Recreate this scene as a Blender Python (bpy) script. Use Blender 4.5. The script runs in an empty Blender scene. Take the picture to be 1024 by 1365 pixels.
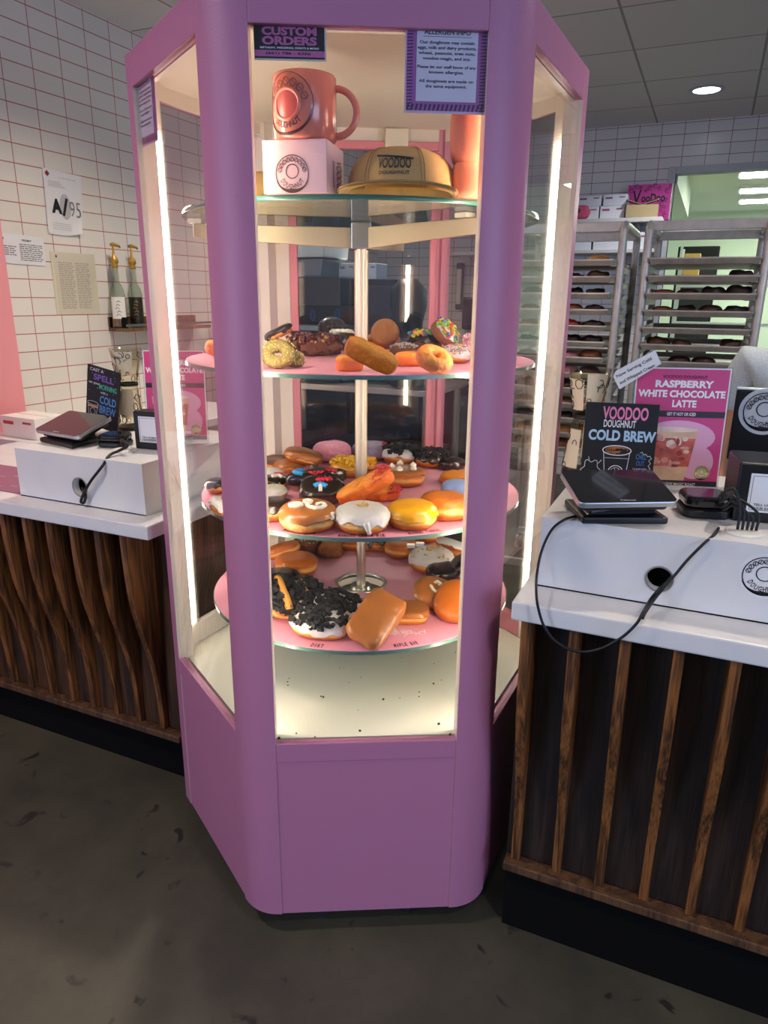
import bpy, bmesh, math, random
from mathutils import Vector, Matrix, noise
random.seed(7)
PI = math.pi
D = bpy.data
SC = bpy.context.scene
COL = SC.collection

# ---------------------------------------------------------------- camera, light, exposure
F = 943.59                       # focal length in pixels of the 1024 x 1365 frame
O = Vector((0, 0, 1.45))
def _orth(a):
    return Vector(a).normalized()
FW = _orth((-0.389, 0.875, -0.289))
RI = Vector((0.912, 0.410, 0.010)); RI = (RI - FW * RI.dot(FW)).normalized()
UP = RI.cross(FW).normalized()
cd = D.cameras.new('camera'); cam = D.objects.new('camera', cd); COL.objects.link(cam)
cd.sensor_fit = 'HORIZONTAL'; cd.sensor_width = 36.0; cd.lens = F / 1024 * 36.0
cd.clip_start = 0.02; cd.clip_end = 60
m = Matrix((RI, UP, -FW)).transposed().to_4x4(); m.translation = O
cam.matrix_world = m
SC.camera = cam
SC.view_settings.view_transform = 'Standard'; SC.view_settings.look = 'None'
SC.view_settings.gamma = 1.0; SC.view_settings.use_curve_mapping = False
SC.view_settings.exposure = 0.9
SC.cycles.use_denoising = True
SC.cycles.max_bounces = 10; SC.cycles.diffuse_bounces = 4; SC.cycles.glossy_bounces = 4
SC.cycles.transparent_max_bounces = 24; SC.cycles.transmission_bounces = 8
SC.cycles.caustics_reflective = False; SC.cycles.caustics_refractive = False
SC.cycles.sample_clamp_indirect = 4.0

w = D.worlds.new('sky'); SC.world = w; w.use_nodes = True
bg = w.node_tree.nodes['Background']; bg.inputs[0].default_value = (0.62, 0.72, 1.0, 1); bg.inputs[1].default_value = 0.45

def area(name, loc, size, energy, col, rot):
    l = D.lights.new(name, 'AREA'); l.shape = 'RECTANGLE'; l.size, l.size_y = size; l.energy = energy; l.color = col
    o = D.objects.new(name, l); COL.objects.link(o); o.location = loc; o.rotation_euler = rot
    return o
# daylight coming in through the shop windows behind the camera
area('window_daylight', (-3.6, -3.9, 1.55), (2.6, 1.8), 46, (0.44, 0.60, 1.0), (math.radians(90), 0, 0))
area('window_daylight', (4.4, -1.2, 1.55), (3.2, 1.8), 52, (0.46, 0.62, 1.0), (math.radians(90), 0, math.radians(90)))

# ---------------------------------------------------------------- pixel -> world helpers
def ray(x, y):
    return FW + RI * ((x - 512) / F) + UP * ((682.5 - y) / F)
def pz(x, y, z):
    d = ray(x, y); return O + d * ((z - O.z) / d.z)
def py(x, y, Y):
    d = ray(x, y); return O + d * (Y / d.y)
def pX(x, y, X):
    d = ray(x, y); return O + d * (X / d.x)
def pp(x, y, P, n):
    d = ray(x, y); return O + d * ((Vector(P) - O).dot(n) / d.dot(n))
def dep(P):
    return (Vector(P) - O).dot(FW)

# ---------------------------------------------------------------- materials
def lin(h):
    if isinstance(h, str):
        h = h.lstrip('#'); c = [int(h[i:i + 2], 16) / 255 for i in (0, 2, 4)]
        return tuple(x / 12.92 if x <= .04045 else ((x + .055) / 1.055) ** 2.4 for x in c) + (1,)
    return tuple(h)[:3] + (1,)
_m = {}
class NT:
    def __init__(s, name):
        s.m = D.materials.new(name); s.m.use_nodes = True; s.t = s.m.node_tree; s.n = s.t.nodes
        s.b = s.n['Principled BSDF']
    def new(s, t, **k):
        n = s.n.new(t)
        for a, v in k.items():
            if a.startswith('i_'): n.inputs[a[2:].replace('_', ' ')].default_value = v
            else: setattr(n, a, v)
        return n
    def l(s, a, b): s.t.links.new(a, b)
def mat(name, col, rough=.5, metal=0, var=0.0, vs=12, bump=0, bs=120, coat=0, spec=None, sss=0, emit=None, es=0, stretch=None):
    if name in _m: return _m[name]
    t = NT(name); c = lin(col)
    t.b.inputs['Roughness'].default_value = rough; t.b.inputs['Metallic'].default_value = metal
    t.b.inputs['Base Color'].default_value = c
    if coat: t.b.inputs['Coat Weight'].default_value = coat; t.b.inputs['Coat Roughness'].default_value = .15
    if spec is not None: t.b.inputs['Specular IOR Level'].default_value = spec
    if sss: t.b.inputs['Subsurface Weight'].default_value = sss; t.b.inputs['Subsurface Radius'].default_value = (.01, .005, .003)
    if emit is not None:
        t.b.inputs['Emission Color'].default_value = lin(emit); t.b.inputs['Emission Strength'].default_value = es
    if var or bump:
        tc = t.new('ShaderNodeTexCoord')
        src = tc.outputs['Object']
        if stretch:
            mp = t.new('ShaderNodeMapping'); mp.inputs['Scale'].default_value = stretch; t.l(src, mp.inputs[0]); src = mp.outputs[0]
        if var:
            nz = t.new('ShaderNodeTexNoise'); nz.inputs['Scale'].default_value = vs; nz.inputs['Detail'].default_value = 5; t.l(src, nz.inputs['Vector'])
            r = t.new('ShaderNodeValToRGB'); r.color_ramp.elements[0].position = .3; r.color_ramp.elements[1].position = .7
            r.color_ramp.elements[0].color = tuple(max(0, x * (1 - var)) for x in c[:3]) + (1,)
            r.color_ramp.elements[1].color = tuple(min(1, x * (1 + var)) for x in c[:3]) + (1,)
            t.l(nz.outputs[0], r.inputs[0]); t.l(r.outputs[0], t.b.inputs['Base Color'])
        if bump:
            nb = t.new('ShaderNodeTexNoise'); nb.inputs['Scale'].default_value = bs; nb.inputs['Detail'].default_value = 3; t.l(src, nb.inputs['Vector'])
            bp = t.new('ShaderNodeBump'); bp.inputs['Strength'].default_value = bump; bp.inputs['Distance'].default_value = .004
            t.l(nb.outputs[0], bp.inputs['Height']); t.l(bp.outputs[0], t.b.inputs['Normal'])
    _m[name] = t.m
    return t.m
def dough_mat(name, brown, pale, belt=True, rough=.42):
    if name in _m: return _m[name]
    t = NT(name); tc = t.new('ShaderNodeTexCoord'); sx = t.new('ShaderNodeSeparateXYZ'); t.l(tc.outputs['Generated'], sx.inputs[0])
    nz = t.new('ShaderNodeTexNoise'); nz.inputs['Scale'].default_value = 4; nz.inputs['Detail'].default_value = 9; nz.inputs['Roughness'].default_value = .65; t.l(tc.outputs['Generated'], nz.inputs['Vector'])
    ad = t.new('ShaderNodeMath', operation='MULTIPLY_ADD'); ad.inputs[1].default_value = .34; t.l(nz.outputs[0], ad.inputs[0]); t.l(sx.outputs[2], ad.inputs[2])
    r = t.new('ShaderNodeValToRGB'); cr = r.color_ramp
    b = lin(brown); p = lin(pale); k = tuple(x * (.72 if belt else .88) for x in b[:3]) + (1,)
    if belt:
        cr.elements[0].position = .1; cr.elements[0].color = k; cr.elements[1].position = 1; cr.elements[1].color = b
        for pos, c in ((.44, b), (.57, p), (.65, p), (.80, b)):
            e = cr.elements.new(pos); e.color = c
    else:
        cr.elements[0].position = .15; cr.elements[0].color = k; cr.elements[1].position = .8; cr.elements[1].color = b
        e = cr.elements.new(1.0); e.color = p
    t.l(ad.outputs[0], r.inputs[0]); t.l(r.outputs[0], t.b.inputs['Base Color'])
    t.b.inputs['Roughness'].default_value = rough
    nb = t.new('ShaderNodeTexNoise'); nb.inputs['Scale'].default_value = 160 if belt else 110; nb.inputs['Detail'].default_value = 6; t.l(tc.outputs['Object'], nb.inputs['Vector'])
    bp = t.new('ShaderNodeBump'); bp.inputs['Strength'].default_value = (.5 if belt else 1.0); bp.inputs['Distance'].default_value = .004
    t.l(nb.outputs[0], bp.inputs['Height']); t.l(bp.outputs[0], t.b.inputs['Normal'])
    _m[name] = t.m
    return t.m
def glass_mat(name, tint='#ffffff', ior=1.45, rough=0.0):
    if name in _m: return _m[name]
    t = NT(name); t.n.remove(t.b); out = t.n['Material Output']
    tr = t.new('ShaderNodeBsdfTransparent'); tr.inputs[0].default_value = lin(tint)
    gl = t.new('ShaderNodeBsdfGlossy'); gl.inputs['Roughness'].default_value = rough
    fr = t.new('ShaderNodeFresnel'); ge = t.new('ShaderNodeNewGeometry')
    io = t.new('ShaderNodeMath', operation='MULTIPLY_ADD'); t.l(ge.outputs['Backfacing'], io.inputs[0]); io.inputs[1].default_value = 1 / ior - ior; io.inputs[2].default_value = ior
    t.l(io.outputs[0], fr.inputs[0])
    mx = t.new('ShaderNodeMixShader'); t.l(fr.outputs[0], mx.inputs[0]); t.l(tr.outputs[0], mx.inputs[1]); t.l(gl.outputs[0], mx.inputs[2])
    t.l(mx.outputs[0], out.inputs[0]); _m[name] = t.m
    return t.m
def tile_mat(name, axes, bw, rh, phase, col, grout, mortar, rough=.25, bump=.5, grain=0):
    t = NT(name); g = t.new('ShaderNodeNewGeometry'); sx = t.new('ShaderNodeSeparateXYZ'); t.l(g.outputs['Position'], sx.inputs[0])
    cx = t.new('ShaderNodeCombineXYZ')
    for i, a in enumerate(axes):
        s = t.new('ShaderNodeMath', operation='SUBTRACT'); t.l(sx.outputs['XYZ'.index(a)], s.inputs[0]); s.inputs[1].default_value = phase[i] - 40 * (bw, rh)[i]
        t.l(s.outputs[0], cx.inputs[i])
    br = t.new('ShaderNodeTexBrick'); br.offset = 0; br.squash = 1; t.l(cx.outputs[0], br.inputs['Vector'])
    br.inputs['Scale'].default_value = 1; br.inputs['Brick Width'].default_value = bw; br.inputs['Row Height'].default_value = rh
    br.inputs['Mortar Size'].default_value = mortar; br.inputs['Mortar Smooth'].default_value = .2
    c = lin(col); br.inputs['Color1'].default_value = c; br.inputs['Color2'].default_value = tuple(x * .95 for x in c[:3]) + (1,)
    br.inputs['Mortar'].default_value = lin(grout)
    t.l(br.outputs['Color'], t.b.inputs['Base Color']); t.b.inputs['Roughness'].default_value = rough
    bp = t.new('ShaderNodeBump'); bp.inputs['Strength'].default_value = bump; bp.inputs['Distance'].default_value = .003; bp.invert = True
    t.l(br.outputs['Fac'], bp.inputs['Height']); t.l(bp.outputs[0], t.b.inputs['Normal'])
    return t.m
def wood_mat(name, dark, light, scale=1.0, rough=.5):
    if name in _m: return _m[name]
    t = NT(name); tc = t.new('ShaderNodeNewGeometry'); mp = t.new('ShaderNodeMapping'); mp.inputs['Scale'].default_value = (9 * scale, 9 * scale, .9 * scale)
    t.l(tc.outputs['Position'], mp.inputs[0])
    n1 = t.new('ShaderNodeTexNoise'); n1.inputs['Scale'].default_value = 1.6; n1.inputs['Detail'].default_value = 2; n1.inputs['Distortion'].default_value = .4; t.l(mp.outputs[0], n1.inputs['Vector'])
    mu = t.new('ShaderNodeMath', operation='MULTIPLY'); mu.inputs[1].default_value = 26; t.l(n1.outputs[0], mu.inputs[0])
    sn = t.new('ShaderNodeMath', operation='SINE'); t.l(mu.outputs[0], sn.inputs[0])
    m2 = t.new('ShaderNodeMapping'); m2.inputs['Scale'].default_value = (300, 300, 8); t.l(tc.outputs['Position'], m2.inputs[0])
    n2 = t.new('ShaderNodeTexNoise'); n2.inputs['Scale'].default_value = 1; n2.inputs['Detail'].default_value = 3; t.l(m2.outputs[0], n2.inputs['Vector'])
    ad = t.new('ShaderNodeMath', operation='MULTIPLY_ADD'); ad.inputs[1].default_value = .14; t.l(sn.outputs[0], ad.inputs[0]); t.l(n2.outputs[0], ad.inputs[2])
    r = t.new('ShaderNodeValToRGB'); r.color_ramp.elements[0].position = .3; r.color_ramp.elements[1].position = .72
    r.color_ramp.elements[0].color = lin(dark); r.color_ramp.elements[1].color = lin(light)
    t.l(ad.outputs[0], r.inputs[0]); t.l(r.outputs[0], t.b.inputs['Base Color']); t.b.inputs['Roughness'].default_value = rough
    bp = t.new('ShaderNodeBump'); bp.inputs['Strength'].default_value = .15; bp.inputs['Distance'].default_value = .002
    t.l(n2.outputs[0], bp.inputs['Height']); t.l(bp.outputs[0], t.b.inputs['Normal'])
    _m[name] = t.m
    return t.m
def floor_mat():
    t = NT('dark_concrete'); g = t.new('ShaderNodeNewGeometry')
    n1 = t.new('ShaderNodeTexNoise'); n1.inputs['Scale'].default_value = 2.2; n1.inputs['Detail'].default_value = 8; n1.inputs['Roughness'].default_value = .65; t.l(g.outputs['Position'], n1.inputs['Vector'])
    r = t.new('ShaderNodeValToRGB'); r.color_ramp.elements[0].position = .32; r.color_ramp.elements[1].position = .7
    r.color_ramp.elements[0].color = lin('#33322c'); r.color_ramp.elements[1].color = lin('#555142')
    t.l(n1.outputs[0], r.inputs[0])
    n2 = t.new('ShaderNodeTexNoise'); n2.inputs['Scale'].default_value = 9; n2.inputs['Detail'].default_value = 6; n2.inputs['Distortion'].default_value = 1.2; t.l(g.outputs['Position'], n2.inputs['Vector'])
    r2 = t.new('ShaderNodeValToRGB'); r2.color_ramp.elements[0].position = .64; r2.color_ramp.elements[1].position = .69
    r2.color_ramp.elements[0].color = (0, 0, 0, 1); r2.color_ramp.elements[1].color = (1, 1, 1, 1); t.l(n2.outputs[0], r2.inputs[0])
    mx = t.new('ShaderNodeMix', data_type='RGBA'); t.l(r2.outputs[0], mx.inputs['Factor']); t.l(r.outputs[0], mx.inputs['A']); mx.inputs['B'].default_value = lin('#252220')
    t.l(mx.outputs['Result'], t.b.inputs['Base Color']); t.b.inputs['Roughness'].default_value = .55
    bp = t.new('ShaderNodeBump'); bp.inputs['Strength'].default_value = .25; bp.inputs['Distance'].default_value = .004; t.l(n2.outputs[0], bp.inputs['Height']); t.l(bp.outputs[0], t.b.inputs['Normal'])
    return t.m
def marble_mat():
    t = NT('white_quartz'); g = t.new('ShaderNodeNewGeometry')
    n1 = t.new('ShaderNodeTexNoise'); n1.inputs['Scale'].default_value = 5; n1.inputs['Detail'].default_value = 8; n1.inputs['Distortion'].default_value = 1.5; t.l(g.outputs['Position'], n1.inputs['Vector'])
    r = t.new('ShaderNodeValToRGB'); r.color_ramp.elements[0].position = .35; r.color_ramp.elements[1].position = .6
    r.color_ramp.elements[0].color = lin('#dddde0'); r.color_ramp.elements[1].color = lin('#e4e3e1')
    t.l(n1.outputs[0], r.inputs[0]); t.l(r.outputs[0], t.b.inputs['Base Color']); t.b.inputs['Roughness'].default_value = .35
    return t.m

# ---------------------------------------------------------------- mesh helpers
_tcache = {}
def text_mesh(s, bold=0.0, shear=0.0):
    k = (s, bold, shear)
    if k in _tcache: return _tcache[k]
    cu = D.curves.new('t', 'FONT'); cu.body = s; cu.size = 1; cu.offset = bold; cu.shear = shear; cu.resolution_u = 3
    cu.align_x = 'CENTER'; cu.align_y = 'CENTER'
    ob = D.objects.new('t', cu); COL.objects.link(ob)
    dg = bpy.context.evaluated_depsgraph_get()
    me = ob.evaluated_get(dg).to_mesh()
    vs = [v.co.copy() for v in me.vertices]; fs = [tuple(p.vertices) for p in me.polygons]
    D.objects.remove(ob); D.curves.remove(cu)
    if not vs: vs = [Vector((0, 0, 0))]
    x0 = min(v.x for v in vs); x1 = max(v.x for v in vs); y0 = min(v.y for v in vs); y1 = max(v.y for v in vs)
    _tcache[k] = (vs, fs, x0, x1, y0, y1)
    return _tcache[k]

class MB:
    def __init__(s): s.bm = bmesh.new(); s.mi = 0; s.T = Matrix.Identity(4)
    def _v(s, co): return s.bm.verts.new(s.T @ Vector(co))
    def poly(s, vs, faces):
        V = [s._v(c) for c in vs]
        for f in faces:
            try:
                fc = s.bm.faces.new([V[i] for i in f]); fc.material_index = s.mi
            except ValueError: pass
        return V
    def box(s, c, size, R=None):
        hx, hy, hz = (x / 2 for x in size); c = Vector(c)
        vs = [Vector((x, y, z)) for x in (-hx, hx) for y in (-hy, hy) for z in (-hz, hz)]
        if R is not None: vs = [R @ v for v in vs]
        s.poly([c + v for v in vs], [(0, 1, 3, 2), (4, 6, 7, 5), (0, 4, 5, 1), (2, 3, 7, 6), (0, 2, 6, 4), (1, 5, 7, 3)]); return s
    def bb(s, x0, x1, y0, y1, z0, z1):
        return s.box(((x0 + x1) / 2, (y0 + y1) / 2, (z0 + z1) / 2), (abs(x1 - x0), abs(y1 - y0), abs(z1 - z0)))
    def prism(s, pts, z0, z1, axis='Z', mis=None):
        n = len(pts)
        def mk(p, z): return {'Z': (p[0], p[1], z), 'X': (z, p[0], p[1]), 'Y': (p[0], z, p[1])}[axis]
        V = [s._v(mk(p, z0)) for p in pts] + [s._v(mk(p, z1)) for p in pts]
        fs = [s.bm.faces.new(V[:n][::-1]), s.bm.faces.new(V[n:])]
        for f in fs: f.material_index = s.mi
        for i in range(n):
            j = (i + 1) % n; f = s.bm.faces.new((V[i], V[j], V[n + j], V[n + i])); f.material_index = mis[i] if mis else s.mi
        return s
    def tube(s, path, r, seg=8, cap=True):
        path = [Vector(p) for p in path]; rings = []; n = len(path); up0 = None
        for i, p in enumerate(path):
            t = (path[min(i + 1, n - 1)] - path[max(i - 1, 0)]).normalized()
            if up0 is None: up0 = t.orthogonal().normalized()
            a = (up0 - t * up0.dot(t)); a = a.normalized() if a.length > 1e-6 else t.orthogonal().normalized(); up0 = a
            b = t.cross(a); rr = r[i] if isinstance(r, (list, tuple)) else r
            rings.append([s._v(p + (a * math.cos(2 * PI * k / seg) + b * math.sin(2 * PI * k / seg)) * rr) for k in range(seg)])
        for i in range(n - 1):
            for k in range(seg):
                f = s.bm.faces.new((rings[i][k], rings[i][(k + 1) % seg], rings[i + 1][(k + 1) % seg], rings[i + 1][k])); f.material_index = s.mi
        if cap:
            for rg in (rings[0][::-1], rings[-1]):
                f = s.bm.faces.new(rg); f.material_index = s.mi
        return s
    def lathe(s, prof, seg=32, c=(0, 0, 0), close=False):
        c = Vector(c); rings = []
        for r, z in prof:
            if r < 1e-6: rings.append([s._v(c + Vector((0, 0, z)))])
            else: rings.append([s._v(c + Vector((r * math.cos(2 * PI * k / seg), r * math.sin(2 * PI * k / seg), z))) for k in range(seg)])
        if close: rings.append(rings[0])
        for a, b in zip(rings, rings[1:]):
            for k in range(seg):
                q = [a[k % len(a)], a[(k + 1) % seg % len(a)], b[(k + 1) % seg % len(b)], b[k % len(b)]]
                q = list(dict.fromkeys(q))
                if len(q) >= 3:
                    try: f = s.bm.faces.new(q); f.material_index = s.mi
                    except ValueError: pass
        return s
    def cyl(s, c, r, h, seg=24):
        return s.lathe([(0, -h / 2), (r, -h / 2), (r, h / 2), (0, h / 2)], seg, c)
    def grid(s, fn, nu, nv, wu=False, wv=False):
        V = [[s._v(fn(i / nu, j / nv)) for j in range(nv + (0 if wv else 1))] for i in range(nu + (0 if wu else 1))]
        for i in range(nu):
            for j in range(nv):
                a = V[i][j]; b = V[(i + 1) % len(V)][j]; c = V[(i + 1) % len(V)][(j + 1) % len(V[0])]; d = V[i][(j + 1) % len(V[0])]
                f = s.bm.faces.new((a, b, c, d)); f.material_index = s.mi
        return s
    def rect(s, x0, x1, y0, y1, z=0): s.poly([(x0, y0, z), (x1, y0, z), (x1, y1, z), (x0, y1, z)], [(0, 1, 2, 3)]); return s
    def flat(s, pts, z=0): s.poly([(p[0], p[1], z) for p in pts], [tuple(range(len(pts)))]); return s
    def disc(s, cx, cy, r, z=0, ry=None, n=28): return s.flat([(cx + r * math.cos(2 * PI * k / n), cy + (ry or r) * math.sin(2 * PI * k / n)) for k in range(n)], z)
    def line(s, pts, wd, z=0):
        n = len(pts)
        for i in range(n - 1):
            a = Vector(pts[i][:2]); b = Vector(pts[i + 1][:2]); d = b - a
            if d.length < 1e-7: continue
            d.normalize(); nn = Vector((-d.y, d.x)) * wd / 2; a = a - d * wd * .3; b = b + d * wd * .3
            s.flat([a - nn, b - nn, b + nn, a + nn], z)
        return s
    def circ(s, cx, cy, r, wd, z=0, a0=0, a1=2 * PI, n=28, ry=None):
        return s.line([(cx + r * math.cos(a0 + (a1 - a0) * k / n), cy + (ry or r) * math.sin(a0 + (a1 - a0) * k / n)) for k in range(n + 1)], wd, z)
    def text(s, st, cx, cy, wd, h, z=0, bold=.02, rot=0, shear=0):
        vs, fs, x0, x1, y0, y1 = text_mesh(st, bold, shear)
        kx = wd / max(1e-6, x1 - x0); ky = h / max(1e-6, y1 - y0); c, sn = math.cos(rot), math.sin(rot); out = []
        for v in vs:
            x = (v.x - (x0 + x1) / 2) * kx; y = (v.y - (y0 + y1) / 2) * ky
            out.append((cx + x * c - y * sn, cy + x * sn + y * c, z))
        s.poly(out, fs); return s
    def arctext(s, st, cx, cy, r, h, z, a0, a1, bold=.02, inward=False):
        n = len(st)
        for i, ch in enumerate(st):
            if ch == ' ': continue
            a = a0 + (a1 - a0) * (i + .5) / n; wd = abs(a1 - a0) / n * r * .78
            if ch in 'I1': wd *= .35
            s.text(ch, cx + r * math.cos(a), cy + r * math.sin(a), wd, h, z, bold, a + (PI / 2 if inward else -PI / 2))
        return s
    def build(s, name, m, parent=None, smooth=False, bevel=0, world=False, segs=2, recalc=True):
        if recalc: bmesh.ops.recalc_face_normals(s.bm, faces=s.bm.faces[:])
        me = D.meshes.new(name); s.bm.to_mesh(me); s.bm.free()
        for x in (m if isinstance(m, (list, tuple)) else [m]): me.materials.append(x)
        o = D.objects.new(name, me); COL.objects.link(o)
        if smooth:
            me.polygons.foreach_set('use_smooth', [True] * len(me.polygons))
        if bevel:
            b = o.modifiers.new('bevel', 'BEVEL'); b.width = bevel; b.segments = segs; b.limit_method = 'ANGLE'; b.angle_limit = math.radians(40)
        if parent is not None:
            o.parent = parent
            if world: o.matrix_parent_inverse = Matrix.Translation(parent.location).inverted()
        return o
def tag(o, label=None, cat=None, group=None, kind=None):
    if label: o['label'] = label
    if cat: o['category'] = cat
    if group: o['group'] = group
    if kind: o['kind'] = kind
    return o
def thing(name, label, cat, loc=(0, 0, 0), rot=None, group=None):
    o = D.objects.new(name, None); COL.objects.link(o); o.empty_display_size = .05
    if rot is not None:
        o.matrix_world = Matrix.Translation(Vector(loc)) @ rot.to_4x4()
    else: o.location = loc
    return tag(o, label, cat, group)
def frame(BL, BR, TL):
    BL, BR, TL = Vector(BL), Vector(BR), Vector(TL)
    x = (BR - BL); wd = x.length; x.normalize(); y = TL - BL; y -= x * y.dot(x); h = y.length; y.normalize(); zz = x.cross(y)
    return Matrix((x, y, zz)).transposed(), wd, h
def emblem(mb, cx, cy, r, z):
    """round doughnut badge: scalloped ring, squiggles, hole and arched word"""
    w_ = r * .05
    mb.circ(cx, cy, r * .95, w_, z)
    for k in range(9):
        a = math.radians(15 + 150 * k / 8); mb.circ(cx + r * .74 * math.cos(a), cy + r * .74 * math.sin(a), r * .11, w_ * .7, z, n=9)
        mb.line([(cx + r * .66 * math.cos(a + .1), cy + r * .66 * math.sin(a + .1)), (cx + r * .82 * math.cos(a - .05), cy + r * .82 * math.sin(a - .05))], w_ * .7, z)
    mb.circ(cx, cy + r * .12, r * .36, w_, z)
    mb.arctext('DOUGHNUT', cx, cy, r * .66, r * .26, z, math.radians(205), math.radians(335), .015, True)
    p = [(cx + r * math.cos(math.radians(a)), cy + r * math.sin(math.radians(a))) for a in range(200, 341, 7)]
    q = [(cx + r * .83 * math.cos(math.radians(a)), cy + r * .83 * math.sin(math.radians(a)) + r * .0) for a in range(340, 199, -7)]
    for i in range(len(p) - 1):
        k = 1 - abs(i - 9.5) / 10; a = p[i]; b = p[i + 1]; f1 = 1 - .24 * max(.1, k)
        mb.flat([a, b, (cx + (b[0] - cx) * f1, cy + (b[1] - cy) * f1), (cx + (a[0] - cx) * f1, cy + (a[1] - cy) * f1)], z)
    return mb

# shared materials
PINK = mat('pink_metal', '#bd7a9b', .36, bump=.2, bs=330, spec=.5)
CREAM = mat('cream_board', '#efe0d0', .45)
DOORPINK = mat('rose_metal', '#d9808a', .4)
STEEL = mat('brushed_steel', '#c9c4b8', .28, metal=1, bump=.05, bs=60, stretch=(1, 1, 20))
ALU = mat('aluminium', '#d2cec7', .42, metal=.45, var=.08, vs=30)
PAN = mat('pan_metal', '#bdb6ab', .42, metal=.55, var=.15, vs=20)
GLASS = glass_mat('clear_glass')
SHELFGLASS = glass_mat('green_edged_glass', '#e6f4ee')
EDGE = mat('teal_glass_edge', '#54756c', .15)
BLACK = mat('black_plastic', '#141416', .35)
GLOSSBLACK = mat('gloss_black_plastic', '#101012', .12, coat=.5)
MATTE = mat('matte_black_paint', '#0a0909', .85, spec=.15)
WHITE = mat('white_paper', '#f0f0ee', .6)
INK = mat('black_ink', '#17151a', .5)
MARBLE = marble_mat()
CABLE = mat('black_rubber', '#0d0d0e', .45)

# ---------------------------------------------------------------- the room
XL, YB, ZC = -2.8, 6.1, 2.70
def struct(o): o['kind'] = 'structure'; return o
FLOOR = floor_mat()
struct(MB().bb(-6.1, 4.6, -4.0, 9.6, -.1, 0).build('floor', FLOOR))
TL_ = tile_mat('left_wall_tile', 'YZ', .157, .0785, (2.536, 2.222), '#e6e2d8', '#b8706c', .0022)
TB_ = tile_mat('back_wall_tile', 'XZ', .1575, .0745, (-.67, 2.391), '#d9d6d2', '#97605f', .0022)
CEIL = tile_mat('ceiling_tile', 'XY', .62, .605, (-.55, 4.375), '#dededc', '#9a9b9a', .007, .8, .4)
struct(MB().bb(XL - .1, XL, -1.2, YB + .1, 0, ZC).build('wall_left', TL_))
struct(MB().bb(-6.1, 4.6, -4.0, YB + .1, ZC, ZC + .1).build('ceiling', CEIL))
# back wall with the pass-through opening
OX0, OX1, OZ0, OZ1 = -.385, 1.5, 1.0, 2.35
b = MB(); b.bb(XL, OX0, YB, YB + .1, 0, ZC); b.bb(OX0, OX1, YB, YB + .1, OZ1, ZC); b.bb(OX0, OX1, YB, YB + .1, 0, OZ0); b.bb(OX1, 4.6, YB, YB + .1, 0, ZC)
struct(b.build('wall_back', TB_))
b = MB(); b.bb(OX0 - .05, OX0, YB - .012, YB + .1, OZ0 - .05, OZ1 + .05); b.bb(OX0, OX1, YB - .012, YB + .1, OZ1, OZ1 + .05); b.bb(OX0, OX1, YB - .012, YB + .1, OZ0 - .05, OZ0); b.bb(OX1, OX1 + .05, YB - .012, YB + .1, OZ0 - .05, OZ1 + .05)
struct(b.build('trim_1', mat('opening_trim', '#b4b5b5', .5), bevel=.003))
PW = mat('plain_wall', '#c9c6c0', .7)
def walled(x0, x1, y0, y1, o0, o1, z0=.6, z1=2.45):
    b = MB(); along = abs(x1 - x0) > abs(y1 - y0)
    def seg(a, c, za, zb):
        b.bb(a, c, y0, y1, za, zb) if along else b.bb(x0, x1, a, c, za, zb)
    lo, hi = (x0, x1) if along else (y0, y1)
    seg(lo, o0, 0, ZC); seg(o1, hi, 0, ZC); seg(o0, o1, 0, z0); seg(o0, o1, z1, ZC); mid = (o0 + o1) / 2; seg(mid - .03, mid + .03, z0, z1)
    return b
struct(walled(4.5, 4.6, -4.0, YB + .1, -2.8, .4).build('wall_right', PW))
struct(walled(-6.1, 4.6, -4.1, -4.0, -4.9, -2.3).build('wall_front', PW))
struct(MB().bb(-6.1, -6.0, -4.0, -1.2, 0, ZC).build('wall_front_left', PW))
struct(MB().bb(-6.1, XL - .1, -1.2, -1.1, 0, ZC).build('wall_front_return', PW))
# kitchen beyond the opening
KW = mat('kitchen_wall', '#d9e6cf', .6)
KZ = 2.55; KY = 10.6
struct(MB().bb(-1.6, 3.5, KY, KY + .1, 0, KZ).build('wall_kitchen_back', KW))
struct(MB().bb(-1.7, -1.6, YB + .1, KY + .1, 0, KZ).build('wall_kitchen_left', KW))
struct(MB().bb(-1.7, 4.6, YB + .1, KY + .1, KZ, KZ + .1).build('ceiling_kitchen', mat('kitchen_ceiling', '#d3d8c0', .7)))
struct(MB().bb(-1.0, -.372, YB + .1, 8.6, 2.30, KZ).build('trim_2', KW))
# pink end panel of the wall at the left edge of the picture
struct(MB().bb(XL, XL + .035, .2, 2.245, 0, ZC).build('trim_3', mat('pink_wall_paint', '#ec9aa0', .55)))

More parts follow.
